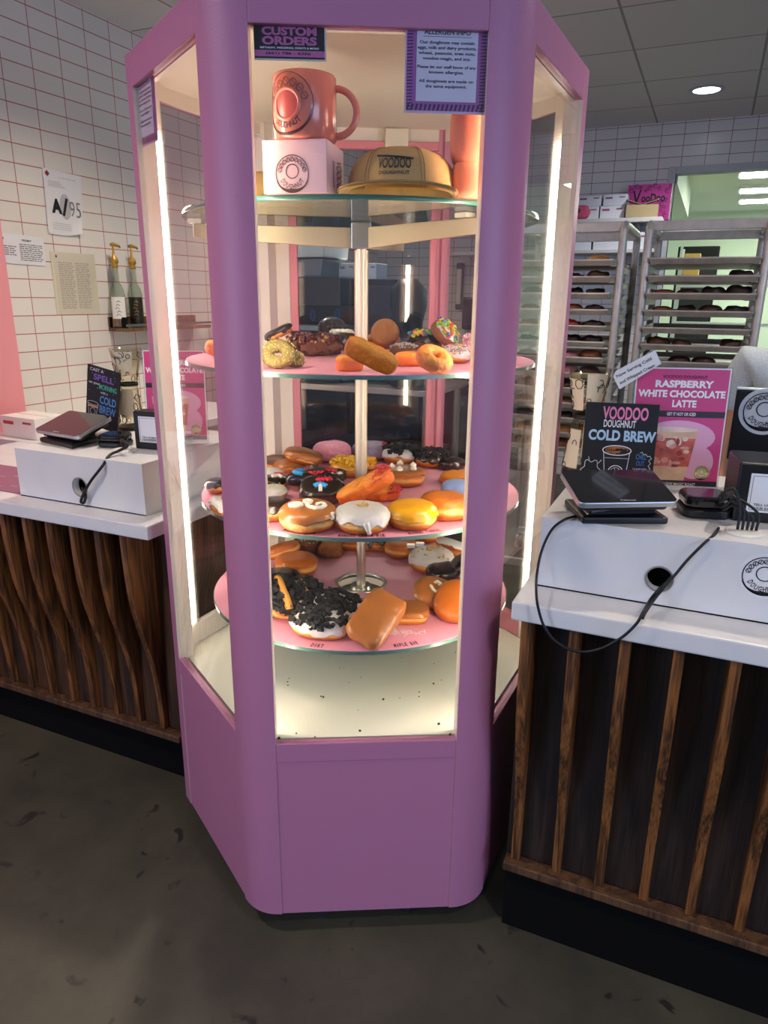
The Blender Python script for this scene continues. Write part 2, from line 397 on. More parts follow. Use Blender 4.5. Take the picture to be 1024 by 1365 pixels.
def downlight(name, x, y, label, energy=14, col=(1, .86, .72), on='#ffffff'):
    t = thing(name, label, 'ceiling light', (x, y, ZC))
    MB().lathe([(.105, -.001), (.105, -.006), (.08, -.008), (.075, -.001)], 32, close=True).build('trim_ring', mat('light_ring', '#b9bcbc', .4), t, True)
    MB().cyl((0, 0, -.0035), .076, .005, 28).build('lens', mat('lit_lens', '#ffffff', .4, emit='#eef4ff', es=7), t)
    l = D.lights.new('lamp', 'SPOT'); l.energy = energy; l.color = col; l.spot_size = 2.4; l.spot_blend = .8; l.shadow_soft_size = .07
    o = D.objects.new('bulb', l); COL.objects.link(o); o.parent = t; o.location = (0, 0, -.02)
    return t
downlight('recessed_downlight', -.212, 5.29, 'round recessed downlight in the grey ceiling above the baking racks', 45, (.95, .95, 1))
for i, (x, y) in enumerate([(-1.9, 4.2), (-1.6, .3), (.9, .2), (-.2, -1.6), (1.6, 3.2), (-1.75, 2.35), (.45, 2.15)]):  # last two are unseen lamps, added to brighten the left wall and riser tops
    downlight('recessed_downlight', x, y, ['recessed downlight above the rear prep table', 'recessed downlight over the shop floor left of the case', 'recessed downlight over the shop floor right of the case', 'recessed downlight near the street windows', 'recessed downlight over the work area behind the right counter', 'unseen recessed downlight added above the left register', 'unseen recessed downlight added above the right register'][i], [70, 50, 40, 40, 60, 62, 40][i])

# kitchen fluorescent fittings
for i, y0 in enumerate((234, 255, 269)):
    a = pz(986, y0, KZ - .03)
    t = thing('fluorescent_light', ['long fluorescent ceiling light in the kitchen, nearest the opening', 'long fluorescent ceiling light in the kitchen, middle of three', 'long fluorescent ceiling light in the kitchen, farthest back'][i], 'ceiling light', (a.x + .62, a.y, KZ), group='kitchen ceiling lights')
    MB().bb(-.63, .63, -.17, .17, -.03, 0).build('housing', mat('white_enamel', '#e8e8e4', .4), t)
    MB().bb(-.61, .61, -.15, .15, -.036, -.031).build('diffuser', mat('lit_diffuser', '#ffffff', .5, emit='#f4ffe8', es=14), t)

# ---------------------------------------------------------------- the revolving doughnut case
HC = Vector((-.779, 1.604, 0)); HA = .5192
CR = [Vector((-.801, 1.085, 0)), Vector((-.341, 1.325, 0)), Vector((-.319, 1.844, 0)), Vector((-.757, 2.122, 0)), Vector((-1.217, 1.882, 0)), Vector((-1.239, 1.363, 0))]
ZB0, ZG, ZR, ZT, ZTOP, SP = .06, .5225, .477, 1.874, 1.94, .062
SPC = [SP, SP, SP, .028, SP, SP]
case = thing('display_case', 'tall six-sided pink display case with lit glass sides between the two counters', 'display case', HC)
def nrm(i, j):
    e = (CR[j] - CR[i]).normalized(); return Vector((e.y, -e.x, 0))   # outward for this winding
LINP = mat('pink_lining', '#c9808f', .45)
for i in range(6):
    c = CR[i]; d1 = (CR[(i - 1) % 6] - c).normalized(); d2 = (CR[(i + 1) % 6] - c).normalized()
    n1 = nrm((i - 1) % 6, i); n2 = nrm(i, (i + 1) % 6); tl = .056 if i < 2 else (.03 if i != 3 else .02); R_ = tl / math.tan(math.radians(30)); cc = c + d1 * tl - n1 * R_
    pts = [c + d1 * SPC[i]]; a0 = math.atan2(n1.y, n1.x); a1 = math.atan2(n2.y, n2.x)
    while a1 < a0: a1 += 2 * PI
    arc = [cc + Vector((math.cos(a0 + (a1 - a0) * k / 10), math.sin(a0 + (a1 - a0) * k / 10), 0)) * R_ for k in range(11)]
    pts += arc; pts.append(c + d2 * SPC[i]); k0 = len(pts) - 1
    T = .042 if i != 3 else .03; inn = (HC - c).normalized()
    pts += [c + d2 * SPC[i] - n2 * T, c + inn * (T / math.cos(math.radians(30))), c + d1 * SPC[i] - n1 * T]
    n = len(pts); mis = [0] * n
    for k in range(k0, n): mis[k] = 1
    b = MB(); b.prism([(p.x, p.y) for p in pts], ZB0, ZTOP, mis=mis)
    o = b.build('post', [PINK, LINP if i == 3 else CREAM], case, world=True)
    o.data.polygons.foreach_set('use_smooth', [False] * len(o.data.polygons))
    o.data.set_sharp_from_angle(angle=math.radians(25)) if hasattr(o.data, 'set_sharp_from_angle') else None
    o.data.polygons.foreach_set('use_smooth', [True] * len(o.data.polygons))
def side(i, j, s0, z0, z1, t0, t1, gap=.0003):
    """box along one face of the hexagon: t0..t1 is depth inward from the outer plane"""
    e = (CR[j] - CR[i]).normalized(); n = nrm(i, j); a = CR[i] + e * (SPC[i] + gap); c = CR[j] - e * (SPC[j] + gap)
    q = [a - n * t0, c - n * t0, c - n * t1, a - n * t1]
    return [(p.x, p.y) for p in q]
for i in range(6):
    j = (i + 1) % 6
    MB().prism(side(i, j, SP, 0, 0, .002, .02), ZB0, ZR - .001).build('base_panel', PINK, case, bevel=.001, world=True)
    MB().prism(side(i, j, SP, 0, 0, .0, .018), ZR, ZG).build('sill_rail', PINK, case, bevel=.0015, world=True)
    MB().prism(side(i, j, SP, 0, 0, .0, .018), ZT, ZTOP).build('header', PINK, case, bevel=.0015, world=True)
    MB().prism(side(i, j, SP, 0, 0, .019, .030), ZT - .001, ZTOP - .03).build('header_lining', CREAM, case, world=True)
    MB().prism(side(i, j, SP, 0, 0, .006, .011), ZG, ZT).build('glass_pane', GLASS, case, world=True)
    if i in (2, 3, 4):
        MB().prism(side(i, j, SP, 0, 0, .021, .04), ZG + .001, ZG + .06).build('inner_curb', DOORPINK if i == 2 else CREAM, case, bevel=.002, world=True)
hexi = [(HC + (c - HC) * .955) for c in CR]; hexo = [(HC + (c - HC) * .945) for c in CR]
MB().prism([(p.x, p.y) for p in hexo], ZG - .025, ZG - .001).build('deck', mat('white_laminate', '#dfdccd', .3, var=.03, vs=8), case, world=True)
MB().prism([(p.x, p.y) for p in hexi], ZTOP - .035, ZTOP - .005).build('roof_panel', CREAM, case, world=True)
MB().prism([(p.x, p.y) for p in hexo], ZB0 + .002, ZB0 + .02).build('bottom_plate', MATTE, case, world=True)
# sliding rear door frame on the back face
e34 = (CR[4] - CR[3]).normalized(); n34 = nrm(3, 4)
def back_bar(s0, s1, z0, z1, t0=.022, t1=.045):
    a = CR[3] + e34 * s0; c = CR[3] + e34 * s1; q = [a - n34 * t0, c - n34 * t0, c - n34 * t1, a - n34 * t1]
    return MB().prism([(p.x, p.y) for p in q], z0, z1)
for s0, s1 in ((.030, .046), (HA - SP - .024, HA - SP - .001)):
    back_bar(s0, s1, ZG + .062, ZT - .026).build('door_stile', DOORPINK, case, bevel=.002, world=True)
back_bar(.030, HA - SP - .001, ZT - .025, ZT - .004).build('door_rail', DOORPINK, case, bevel=.002, world=True)
back_bar(SP + .055, SP + .12, ZT - .03, ZT + .028, .046, .052).build('hinge_plate', mat('cream_plate', '#e9dcc4', .45), case, bevel=.002, world=True)
# LED strips on the inner corner of four posts
LED = mat('lit_led', '#fff6e0', .4, emit='#fff3e0', es=15)
for i in (0, 1, 2, 5):
    c = CR[i] + (HC - CR[i]).normalized() * .062
    ang = math.atan2(HC.y - CR[i].y, HC.x - CR[i].x)
    Rm = Matrix.Rotation(ang, 3, 'Z')
    MB().box((c.x, c.y, 1.20 if i in (2, 5) else 1.17), (.012, .016, 1.20 if i in (2, 5) else 1.23), Rm).build('led_strip', LED, case, world=True)
    MB().box((c.x - math.cos(ang) * .0095, c.y - math.sin(ang) * .0095, 1.20 if i in (2, 5) else 1.17), (.006, .020, 1.22 if i in (2, 5) else 1.25), Rm).build('led_channel', mat('white_channel', '#f4efe4', .4), case, world=True)
# casters
for k in range(6):
    c = HC + (CR[k] - HC) * .74 if k not in (0, 1) else CR[k] + (CR[1 - k] - CR[k]).normalized() * .15 - nrm(0, 1) * .055
    b = MB(); b.T = Matrix.Translation((c.x, c.y, .026)) @ Matrix.Rotation(.6 + k, 4, 'Z') @ Matrix.Rotation(PI / 2, 4, 'X')
    b.cyl((0, 0, 0), .025, .018, 18)
    wheel = b.build('caster', mat('caster_wheel', '#2a2c30', .4), case, True, world=True)
    wheel.data.set_sharp_from_angle(angle=.6) if hasattr(wheel.data, 'set_sharp_from_angle') else None
    MB().box((c.x, c.y, .0575), (.035, .035, .005)).build('mount_plate', STEEL, case, world=True)
# crumbs on the deck
b = MB()
for x, y in [(428, 929), (431, 930), (511, 933), (559, 923), (607, 870), (384, 914), (578, 912), (395, 978), (480, 975), (600, 980), (372, 985), (585, 966), (420, 983)]:
    p = pz(x, y, ZG); r = random.uniform(.0012, .0026)
    b.box((p.x, p.y, ZG + r), (r * 2, r * 1.6, r * 1.6), Matrix.Rotation(random.random() * 3, 3, 'Z'))
for k in range(40):
    a = random.uniform(0, 6.28); q = HC + Vector((math.cos(a), math.sin(a), 0)) * random.uniform(.1, .36); r = random.uniform(.0006, .0012)
    b.box((q.x, q.y, ZG + r), (r * 2, r * 2, r * 1.5))
tag(b.build('cookie_crumbs', mat('crumb', '#2b2018', .8)), 'dark crumbs scattered on the white deck of the display case', 'crumbs', kind='stuff')

# carousel: pole, discs, brackets
Z1, Z2, Z3, Z4 = 1.628, 1.310, .978, .711
car = thing('carousel', 'revolving stand of pink round shelves on a steel pole inside the display case', 'carousel', (HC.x, HC.y, ZG))
car_parts = []
def cpart(mb, name, m, **k): return mb.build(name, m, car, world=True, **k)
cpart(MB().lathe([(0, ZG), (.06, ZG), (.06, ZG + .012), (.012, ZG + .015), (.012, Z1 - .012), (0, Z1 - .012)], 28, (HC.x, HC.y, 0)), 'pole', STEEL, smooth=False)
cpart(MB().lathe([(.0122, Z3 + .006), (.0155, Z3 + .006), (.0155, Z2 - .022), (.0122, Z2 - .022)], 28, (HC.x, HC.y, 0), close=True), 'pole_sleeve', mat('cream_metal', '#d9cdb6', .4, metal=.5, var=.12, vs=8, stretch=(30, 30, .6)), smooth=False)
cpart(MB().lathe([(.0122, Z2 + .006), (.0165, Z2 + .006), (.0165, Z1 - .07), (.0122, Z1 - .07)], 28, (HC.x, HC.y, 0), close=True), 'pole_sleeve', _m['cream_metal'], smooth=False)
DISCP = mat('pink_disc', '#e89db2', .35, var=.03, vs=6)
def ringdisc(R, r0, z0, z1):
    return MB().lathe([(r0, z0), (R, z0), (R, z1), (r0, z1)], 96, (HC.x, HC.y, 0), close=True)
for z, R, r0 in ((Z2, .42, .022), (Z3, .405, .022), (Z4, .39, .066)):
    d = cpart(ringdisc(R, r0, z - .009, z - .0015), 'shelf_disc', EDGE)
    MB().lathe([(r0, z - .0013), (R - .002, z - .0013), (R - .002, z), (r0, z)], 96, (HC.x, HC.y, 0), close=True).build('pink_liner', DISCP, d)
    if z == Z4:
        cpart(MB().lathe([(.062, z - .004), (.070, z - .004), (.070, z + .003), (.062, z + .003)], 40, (HC.x, HC.y, 0), close=True), 'hub_ring', STEEL, smooth=True)
        cpart(MB().lathe([(.012, z - .03), (.062, z - .03), (.062, z - .025), (.03, z - .02), (.026, z - .004), (.012, z - .004)], 32, (HC.x, HC.y, 0), close=True), 'hub', STEEL)
    else:
        cpart(MB().lathe([(.0125, z - .02), (.021, z - .02), (.021, z + .004), (.0125, z + .004)], 24, (HC.x, HC.y, 0), close=True), 'hub', STEEL)
        for k in range(4):
            a = math.radians(24 + 45 + 90 * k); u = Vector((math.cos(a), math.sin(a), 0))
            c = HC + u * (.2); Rm = Matrix.Rotation(a, 3, 'Z')
            cpart(MB().box((c.x, c.y, z - .017), (.36, .012, .014), Rm), 'support_arm', ALU)
g = cpart(ringdisc(.405, .014, Z1 - .009, Z1), 'glass_shelf', [SHELFGLASS])
b = MB(); b.lathe([(.4055, Z1 - .009), (.4065, Z1 - .009), (.4065, Z1), (.4055, Z1)], 120, (HC.x, HC.y, 0), close=True)
b.build('polished_edge', mat('teal_edge', '#3f7468', .15), g, True)
RmC = Matrix.Rotation(math.radians(24), 3, 'Z')
cpart(MB().box((HC.x, HC.y, Z1 - .039), (.046, .046, .058), RmC), 'hub_block', STEEL, bevel=.002)
for k in range(3):
    a = math.radians((-22, 98, 212)[k]); u = Vector((math.cos(a), math.sin(a), 0))
    c = HC + u * .215
    b = MB(); b.T = Matrix.Translation(c) @ Matrix.Rotation(a, 4, 'Z')
    b.prism([(-.19, Z1 - .066), (.17, Z1 - .050), (.17, Z1 - .02), (-.19, Z1 - .02)], -.004, .004, 'Y')
    cpart(b, 'bracket_arm', mat('satin_steel', '#b8a88c', .42, metal=.85, bump=.05, bs=60), bevel=.0015)
    for rr in (.1, .165):
        q = HC + u * (.215 + rr); cpart(MB().box((q.x, q.y, Z1 - .0145), (.03, .03, .009), Matrix.Rotation(a, 3, 'Z')), 'shelf_pad', mat('clear_pad', '#d9d3c0', .3))
# names of the doughnuts printed round the disc rims
def rim_text(st, x, y, z, R, arc, h=.0165):
    p = pz(x, y, z); a = math.atan2(p.y - HC.y, p.x - HC.x)
    b = MB(); b.T = Matrix.Translation((HC.x, HC.y, z + .0006))
    b.arctext(st, 0, 0, R, h, 0, a - arc / 2, a + arc / 2, .035, True)
    cpart(b, 'lettering', mat('maroon_ink', '#4a1526', .6))
rim_text('MAPLE CREAM', 396, 711, Z3, .388, .19)
rim_text('BANANA CREAM PIE', 482, 715, Z3, .392, .25)
rim_text('MANGO TANGO', 564, 708, Z3, .39, .19)
rim_text('MAPLE BAR', 542, 860, Z4, .372, .155)
rim_text('DIRT', 425, 858, Z4, .375, .08)
for x, y in ((548, 727), (560, 725)):
    p = pz(x, y, Z3 - .012); cpart(MB().box((p.x, p.y, Z3 - .0125), (.016, .012, .006), RmC), 'clip', mat('clear_pad', '#d9d3c0', .3))


# ---------------------------------------------------------------- the two counters
DARKW = wood_mat('dark_oak', '#1d1512', '#3a2a22', 1.0, .55)
FINW = wood_mat('fin_oak', '#3c2413', '#935c2e', 1.6, .5)
LEFTB = wood_mat('left_oak', '#2a1a11', '#5a3a22', 1.0, .5)
RAILW = wood_mat('rail_oak', '#3c281b', '#6e4c31', 1.2, .5)
def counter(label, x0, x1, yslab, yboard, ytop, ybot, ytoe, yrail, zslab, zrail, fins, back, boardm, depth, nearest):
    t = thing('service_counter', label, 'counter', ((x0 + x1) / 2, yboard, 0))
    MB().bb(x0, x1, yboard, yboard + depth, zrail - .01, zslab - .002).build('body', boardm, t, world=True)
    MB().bb(x0 + .004, x1 - .004, ytoe, yboard + depth - .02, 0, zrail - .012).build('toe_kick', MATTE, t, world=True)
    MB().bb(x0, x1, yrail, yboard - .001, zrail - .004, zrail + .018).build('bottom_rail', RAILW, t, bevel=.003, world=True)
    zt, zb = zslab - .001, zrail + .019
    for k, x in enumerate(fins):
        prof = []
        for i in range(25):
            u = i / 24; z = zt + (zb - zt) * u; s = 1 / (1 + math.exp(-9 * (u - .52))); s0 = 1 / (1 + math.exp(9 * .52)); s1 = 1 / (1 + math.exp(-9 * .48))
            prof.append((ytop + (ybot - ytop) * (s - s0) / (s1 - s0), z))
        b = MB(); prof += [(yboard - .0005, zb), (yboard - .0005, zt)]
        b.prism(prof, x - .0095, x + .0095, 'X'); b.build('wave_slat', FINW, t, world=True)
    return t
# left
LZ, RZ = .87, .88
lf = [-1.388 - .0935 * k for k in range(12)]
counter('left counter clad in dark wavy wood slats above a black plinth', -2.55, -1.312, 1.36, 1.476, 1.372, 1.458, 1.4775, 1.442, LZ - .042, .153, lf, 0, LEFTB, .5, 0)
o = MB().bb(-2.55, -1.285, 1.36, 2.02, LZ - .04, LZ).build('countertop', MARBLE, bevel=.004)
tag(o, 'white quartz top of the left counter', 'countertop')
rf = [-.261 + .0945 * k for k in range(9)]
counter('right counter clad in near black wood with straight brown slats', -.285, .62, 1.28, 1.380, 1.288, 1.362, 1.364, 1.342, RZ - .042, .18, rf, 0, DARKW, .5, 0)
o = MB().bb(-.291, .66, 1.28, 1.98, RZ - .04, RZ).build('countertop', MARBLE, bevel=.004)
tag(o, 'white quartz top of the right counter', 'countertop')
# side counter along the left wall behind the left register
t = thing('back_counter', 'cream side counter along the tiled left wall behind the left register', 'counter', (-2.5, 2.7, 0))
MB().bb(-2.79, -2.24, 2.03, 3.3, .1, LZ - .041).build('body', CREAM, t, world=True)
MB().bb(-2.79, -2.30, 2.06, 3.28, 0, .099).build('toe_kick', MATTE, t, world=True)
MB().bb(-2.795, -2.2, 2.022, 3.32, LZ - .04, LZ).build('worktop', MARBLE, t, bevel=.003, world=True)

# risers with cable holes
def riser(label, x0, x1, y0, y1, z0, z1, hx, hz, hr, badge=None):
    t = thing('counter_riser', label, 'riser', ((x0 + x1) / 2, y0, z0))
    # front panel with a real round hole, other sides plain
    b = MB(); n = 32; cx = hx; th = .02
    ring = [(cx + hr * math.cos(2 * PI * k / n), hz + hr * math.sin(2 * PI * k / n)) for k in range(n)]
    sq = []
    for k in range(n):
        a = 2 * PI * k / n; q = 1 / max(abs(math.cos(a)), abs(math.sin(a))); sq.append((cx + hr * 1.5 * q * math.cos(a), hz + hr * 1.5 * q * math.sin(a)))
    vs = [(p[0], y0, p[1]) for p in ring] + [(p[0], y0, p[1]) for p in sq] + [(p[0], y0 + th, p[1]) for p in ring]
    b.poly(vs, [(k, (k + 1) % n, n + (k + 1) % n, n + k) for k in range(n)] + [(k, (k + 1) % n, 2 * n + (k + 1) % n, 2 * n + k) for k in range(n)])
    e = hr * 1.5
    b.poly([(x0, y0, z0), (x0, y0, z1), (cx - e, y0, z1), (cx - e, y0, z0)], [(0, 1, 2, 3)])
    b.poly([(cx + e, y0, z0), (cx + e, y0, z1), (x1, y0, z1), (x1, y0, z0)], [(0, 1, 2, 3)])
    b.poly([(cx - e, y0, hz + e), (cx - e, y0, z1), (cx + e, y0, z1), (cx + e, y0, hz + e)], [(0, 1, 2, 3)])
    b.poly([(cx - e, y0, z0), (cx - e, y0, hz - e), (cx + e, y0, hz - e), (cx + e, y0, z0)], [(0, 1, 2, 3)])
    b.poly([(x0, y0, z1), (x1, y0, z1), (x1, y1, z1), (x0, y1, z1)], [(0, 1, 2, 3)])
    b.poly([(x0, y0, z0), (x0, y0, z1), (x0, y1, z1), (x0, y1, z0)], [(0, 1, 2, 3)])
    b.poly([(x1, y0, z0), (x1, y0, z1), (x1, y1, z1), (x1, y1, z0)], [(0, 1, 2, 3)])
    b.poly([(x0, y1, z0), (x1, y1, z0), (x1, y1, z1), (x0, y1, z1)], [(0, 1, 2, 3)])
    bmesh.ops.remove_doubles(b.bm, verts=b.bm.verts[:], dist=1e-5)
    b.build('box', MARBLE, t, world=True)
    MB().bb(x0 + .0005, x1 - .0005, y0 - .0008, y0 + .01, z0 + .0003, z0 + .003).build('dark_joint', MATTE, t, world=True)
    MB().bb(cx - e, cx + e, y0 + th + .02, y0 + th + .024, hz - e * .98, hz + e * .98).build('hole_backing', MATTE, t, world=True)
    b = MB(); b.T = Matrix.Translation((cx, y0 - .0004, hz)) @ Matrix.Rotation(PI / 2, 4, 'X')
    b.lathe([(hr, 0), (hr + .003, 0), (hr + .003, .0015), (hr, .0015)], 32, close=True); b.build('hole_rim', mat('worn_rim', '#8d8a84', .5), t, True, world=True)
    if badge:
        bx, bz, br = badge; b = MB(); b.T = Matrix.Translation((bx, y0 - .0006, bz)) @ Matrix.Rotation(PI / 2, 4, 'X'); b.disc(0, 0, br * 1.14, 0, n=40)
        s = b.build('round_sticker', mat('sticker_white', '#e9e9ea', .4), t, world=True)
        b = MB(); b.T = Matrix.Translation((bx, y0 - .0012, bz)) @ Matrix.Rotation(PI / 2, 4, 'X'); emblem(b, 0, 0, br, 0); b.build('emblem', INK, s)
    return t
LT, RT = 1.016, 1.030
riser('white box riser on the left counter with a cable hole in its front', -1.835, -1.352, 1.432, 1.93, LZ, LT, -1.588, .925, .026)
riser('white box riser on the right counter with a round black cable hole and badge', -.264, .60, 1.382, 1.93, RZ, RT, -.030, .936, .0235, (.146, .972, .038))

# pink menu mat on the left counter
a = pz(0, 636, LZ); c = pz(31, 657, LZ)
t = thing('counter_mat', 'dusty pink printed mat lying on the left counter beside the white riser', 'mat', (-2.0, 1.5, LZ))
MB().bb(-2.35, -1.845, 1.44, 1.68, LZ + .0005, LZ + .003).build('mat_sheet', mat('dusty_pink', '#98607a', .6), t, world=True)
b = MB()
for k in range(9): b.rect(-2.3 + .05 * k, -2.27 + .05 * k, 1.47 + .018 * (k % 3), 1.476 + .018 * (k % 3), LZ + .0036); b.rect(-2.3 + .05 * k, -2.265 + .05 * k, 1.56 + .02 * (k % 2), 1.568 + .02 * (k % 2), LZ + .0036)
b.build('printed_pattern', mat('pale_print', '#bd8799', .6), t, world=True)

# ---------------------------------------------------------------- registers
def tablet(label, fl, fr, bl, br, base, zb, wordmark, scr='#101418'):
    fl, fr, bl, br = map(Vector, (fl, fr, bl, br))
    x = ((fr - fl) + (br - bl)).normalized(); cf = (fl + fr) / 2; cb = (bl + br) / 2
    y = (cb - cf); y = (y - x * y.dot(x)); h = y.length; y.normalize(); wd = ((fr - fl).length + (br - bl).length) / 2; z = x.cross(y)
    R = Matrix((x, y, z)).transposed(); c = (cf + cb) / 2
    t = thing('register_tablet', label, 'tablet', (c.x, c.y, zb))
    M4 = Matrix.Translation(c) @ R.to_4x4()
    b = MB(); b.T = M4
    def rr(w_, h_, r, n=5):
        pts = []
        for sx, sy, a0 in ((1, 1, 0), (-1, 1, 90), (-1, -1, 180), (1, -1, 270)):
            for k in range(n + 1):
                a = math.radians(a0 + 90 * k / n); pts.append((sx * (w_ / 2 - r) + r * math.cos(a), sy * (h_ / 2 - r) + r * math.sin(a)))
        return pts
    b.prism(rr(wd, h, .012), -.012, 0); b.build('tablet_body', mat('silver_frame', '#b9bcc0', .3, metal=.8), t, bevel=.002, world=True)
    b = MB(); b.T = M4; b.prism(rr(wd * .985, h * .975, .010), .0002, .0012); s = b.build('screen', mat('dark_screen', scr, .06, coat=.6), t, world=True)
    b = MB(); b.T = M4; b.prism(rr(wd * .9, h * .86, .014), -.024, -.0125); b.build('rear_shell', BLACK, t, bevel=.003, world=True)
    b = MB(); b.T = M4; b.text(wordmark, 0, -h / 2 + h * .055, wd * .16, h * .045, .0015, .01); b.build('lettering', mat('grey_print', '#c7cacd', .4), s)
    # slanted wedge base
    q = [Vector(p) for p in base]; cc = sum(q, Vector()) / 4
    b = MB(); n0 = [(p.x, p.y) for p in q]
    top = [cc + (p - cc) * .72 + Vector((0, 0, .0)) for p in q]
    lo = [Vector((p.x, p.y, zb)) for p in q]; l2 = [Vector((p.x, p.y, zb + .014)) for p in q]
    # neck rises to the rear of the tablet
    neck = [c - x * wd * .3 - y * h * .22 - z * .025, c + x * wd * .3 - y * h * .22 - z * .025, c + x * wd * .3 + y * h * .22 - z * .025, c - x * wd * .3 + y * h * .22 - z * .025]
    vs = lo + l2 + [cc + (Vector((p.x, p.y, zb + .016)) - cc) * .80 + Vector((0, 0, zb + .016 - (cc + (Vector((p.x, p.y, zb + .016)) - cc) * .80).z)) for p in q] + neck
    fs = [(3, 2, 1, 0)]
    for lv in range(3):
        for k in range(4): fs.append((lv * 4 + k, lv * 4 + (k + 1) % 4, lv * 4 + 4 + (k + 1) % 4, lv * 4 + 4 + k))
    fs.append((12, 13, 14, 15))
    b.poly(vs, fs); b.build('stand', BLACK, t, bevel=.004, world=True)
    return t
zf, zk = 1.072, 1.128
R4 = [(-.1858, 1.3324, 1.0812), (-.0135, 1.4283, 1.0812), (-.2475, 1.4434, 1.1148), (-.0752, 1.5393, 1.1148)]
tablet('black tablet register on a wedge stand before the chalk drink sign', *R4, [pz(776, 699, RT), pz(891, 699, RT), pz(862, 679, RT), pz(752, 673, RT)], RT, 'Clover')
zf, zk = 1.052, 1.11
L4 = [pz(46, 573, 1.06), pz(100, 583, 1.045), pz(88, 548, 1.105), pz(149, 555, 1.09)]
tablet('tilted tablet register on the left riser beside the small chalkboard', (-1.8579, 1.5267, 1.0533), (-1.6525, 1.4979, 1.0533), (-1.84, 1.6542, 1.0967), (-1.6347, 1.6255, 1.0967), [pz(53, 589, LT), pz(96, 599, LT), pz(136, 588, LT), pz(100, 579, LT)], LT, 'Clover', '#3a3034')
def reader(label, c, wd, dp, h, rz):
    t = thing('card_reader', label, 'card reader', c, Matrix.Rotation(rz, 3, 'Z'))
    def rr(w_, d_, r, n=6):
        pts = []
        for sx, sy, a0 in ((1, 1, 0), (-1, 1, 90), (-1, -1, 180), (1, -1, 270)):
            for k in range(n + 1):
                a = math.radians(a0 + 90 * k / n); pts.append((sx * (w_ / 2 - r) + r * math.cos(a), sy * (d_ / 2 - r) + r * math.sin(a)))
        return pts
    MB().prism(rr(wd, dp, .022), .001, h * .42).build('dock', BLACK, t, bevel=.004)
    MB().prism(rr(wd * .97, dp * .97, .022), h * .46, h).build('reader_top', GLOSSBLACK, t, bevel=.008, segs=3)
    MB().prism(rr(wd * .92, dp * .92, .02), h * .41, h * .47).build('gap_band', MATTE, t)
    return t
pr_ = pz(936, 686, RT)
reader('glossy black card reader puck beside the right tablet register', (pr_.x, pr_.y + .01, RT), .092, .092, .045, .25)
pl_ = pz(150, 595, LT)
reader('glossy black card reader puck beside the left tablet register', (pl_.x, pl_.y + .015, LT), .085, .085, .038, .3)

def cable(pts, r, label, name='power_cable'):
    P = [Vector(p) for p in pts]; out = []
    for i in range(len(P) - 1):      # catmull-rom
        p0 = P[max(i - 1, 0)]; p1 = P[i]; p2 = P[i + 1]; p3 = P[min(i + 2, len(P) - 1)]
        for k in range(6):
            u = k / 6; out.append(.5 * ((2 * p1) + (p2 - p0) * u + (2 * p0 - 5 * p1 + 4 * p2 - p3) * u * u + (3 * p1 - p0 - 3 * p2 + p3) * u ** 3))
    out.append(P[-1])
    return tag(MB().tube(out, r, 8).build(name, CABLE, smooth=True), label, 'cable')
yc = 1.262
cable([pz(768, 688, RT + .003), pz(752, 693, RT + .004), py(735, 707, 1.372), py(722, 735, 1.365), py(716, 765, 1.345), py(715, 790, 1.27), py(718, 812, yc), py(726, 836, yc), py(742, 856, yc), py(768, 868, yc), py(797, 866, yc), py(827, 851, yc), py(848, 832, yc), py(858, 815, yc + .01), py(868, 798, 1.345), py(884, 780, 1.375), py(893, 774, 1.40)], .0028, 'black cable looping down from the right tablet over the counter edge', )
cable([pz(958, 704, RT + .003), pz(953, 712, RT + .003), py(938, 725, 1.374), py(917, 746, 1.372), py(902, 764, 1.370), py(890, 778, 1.366), py(874, 797, 1.358), py(861, 816, 1.31), py(857, 824, 1.27), py(862, 814, 1.29), py(877, 792, 1.36), py(893, 771, 1.378), py(897, 768, 1.40)], .0028, 'black cable running from the right card reader into the riser hole')
gr = pz(992, 711, RT)
tag(MB().lathe([(0, .0002), (.034, .0002), (.034, .004), (.031, .006), (0, .006)], 36, (gr.x, gr.y, RT)).build('cable_grommet', mat('grommet_plastic', '#e4e2dc', .4), smooth=False), 'round white cable grommet in the top of the right riser', 'grommet')
ends = [(955, 648), (958, 652), (962, 668), (968, 658)]
for k in range(5):
    base = Vector((gr.x - .012 + .008 * k, gr.y + .002 * k, RT + .0065)); hgt = [.075, .06, .048, .04, .055][k]
    cable([base, base + Vector((-.002, .004, hgt * .6)), base + Vector((-.018 - .006 * k, .012, hgt)), base + Vector((-.04 - .004 * k, .02, hgt * .7)), Vector((pr_.x + .035, pr_.y + .055 + .006 * k, RT + .012))], .0026, ['thin black wire bending up highest out of the right grommet', 'black wire arching from the right grommet, second strand', 'black wire arching from the right grommet, third strand', 'black wire arching from the right grommet, lowest strand', 'black wire arching from the right grommet, strand nearest the frame edge'][k])
gl = pz(166, 601, LT)
tag(MB().lathe([(0, .0002), (.034, .0002), (.034, .004), (.031, .006), (0, .006)], 36, (gl.x, gl.y, LT)).build('cable_grommet', mat('grommet_plastic', '#e4e2dc', .4)), 'round white cable grommet in the top of the left riser', 'grommet')
yf = 1.421
cable([(gl.x, gl.y, LT + .007), (gl.x + .002, gl.y - .012, LT + .035), pz(170, 594, LT + .028), pz(158, 601, LT + .012), pz(146, 607, LT + .006), py(136, 622, yf), py(122, 640, yf - .004), py(113, 655, yf - .006), py(108, 668, yf - .006), py(112, 670, yf - .004), py(114, 660, yf), py(110, 650, 1.44)], .0042, 'twisted black cable hanging from the left card reader into the riser hole')
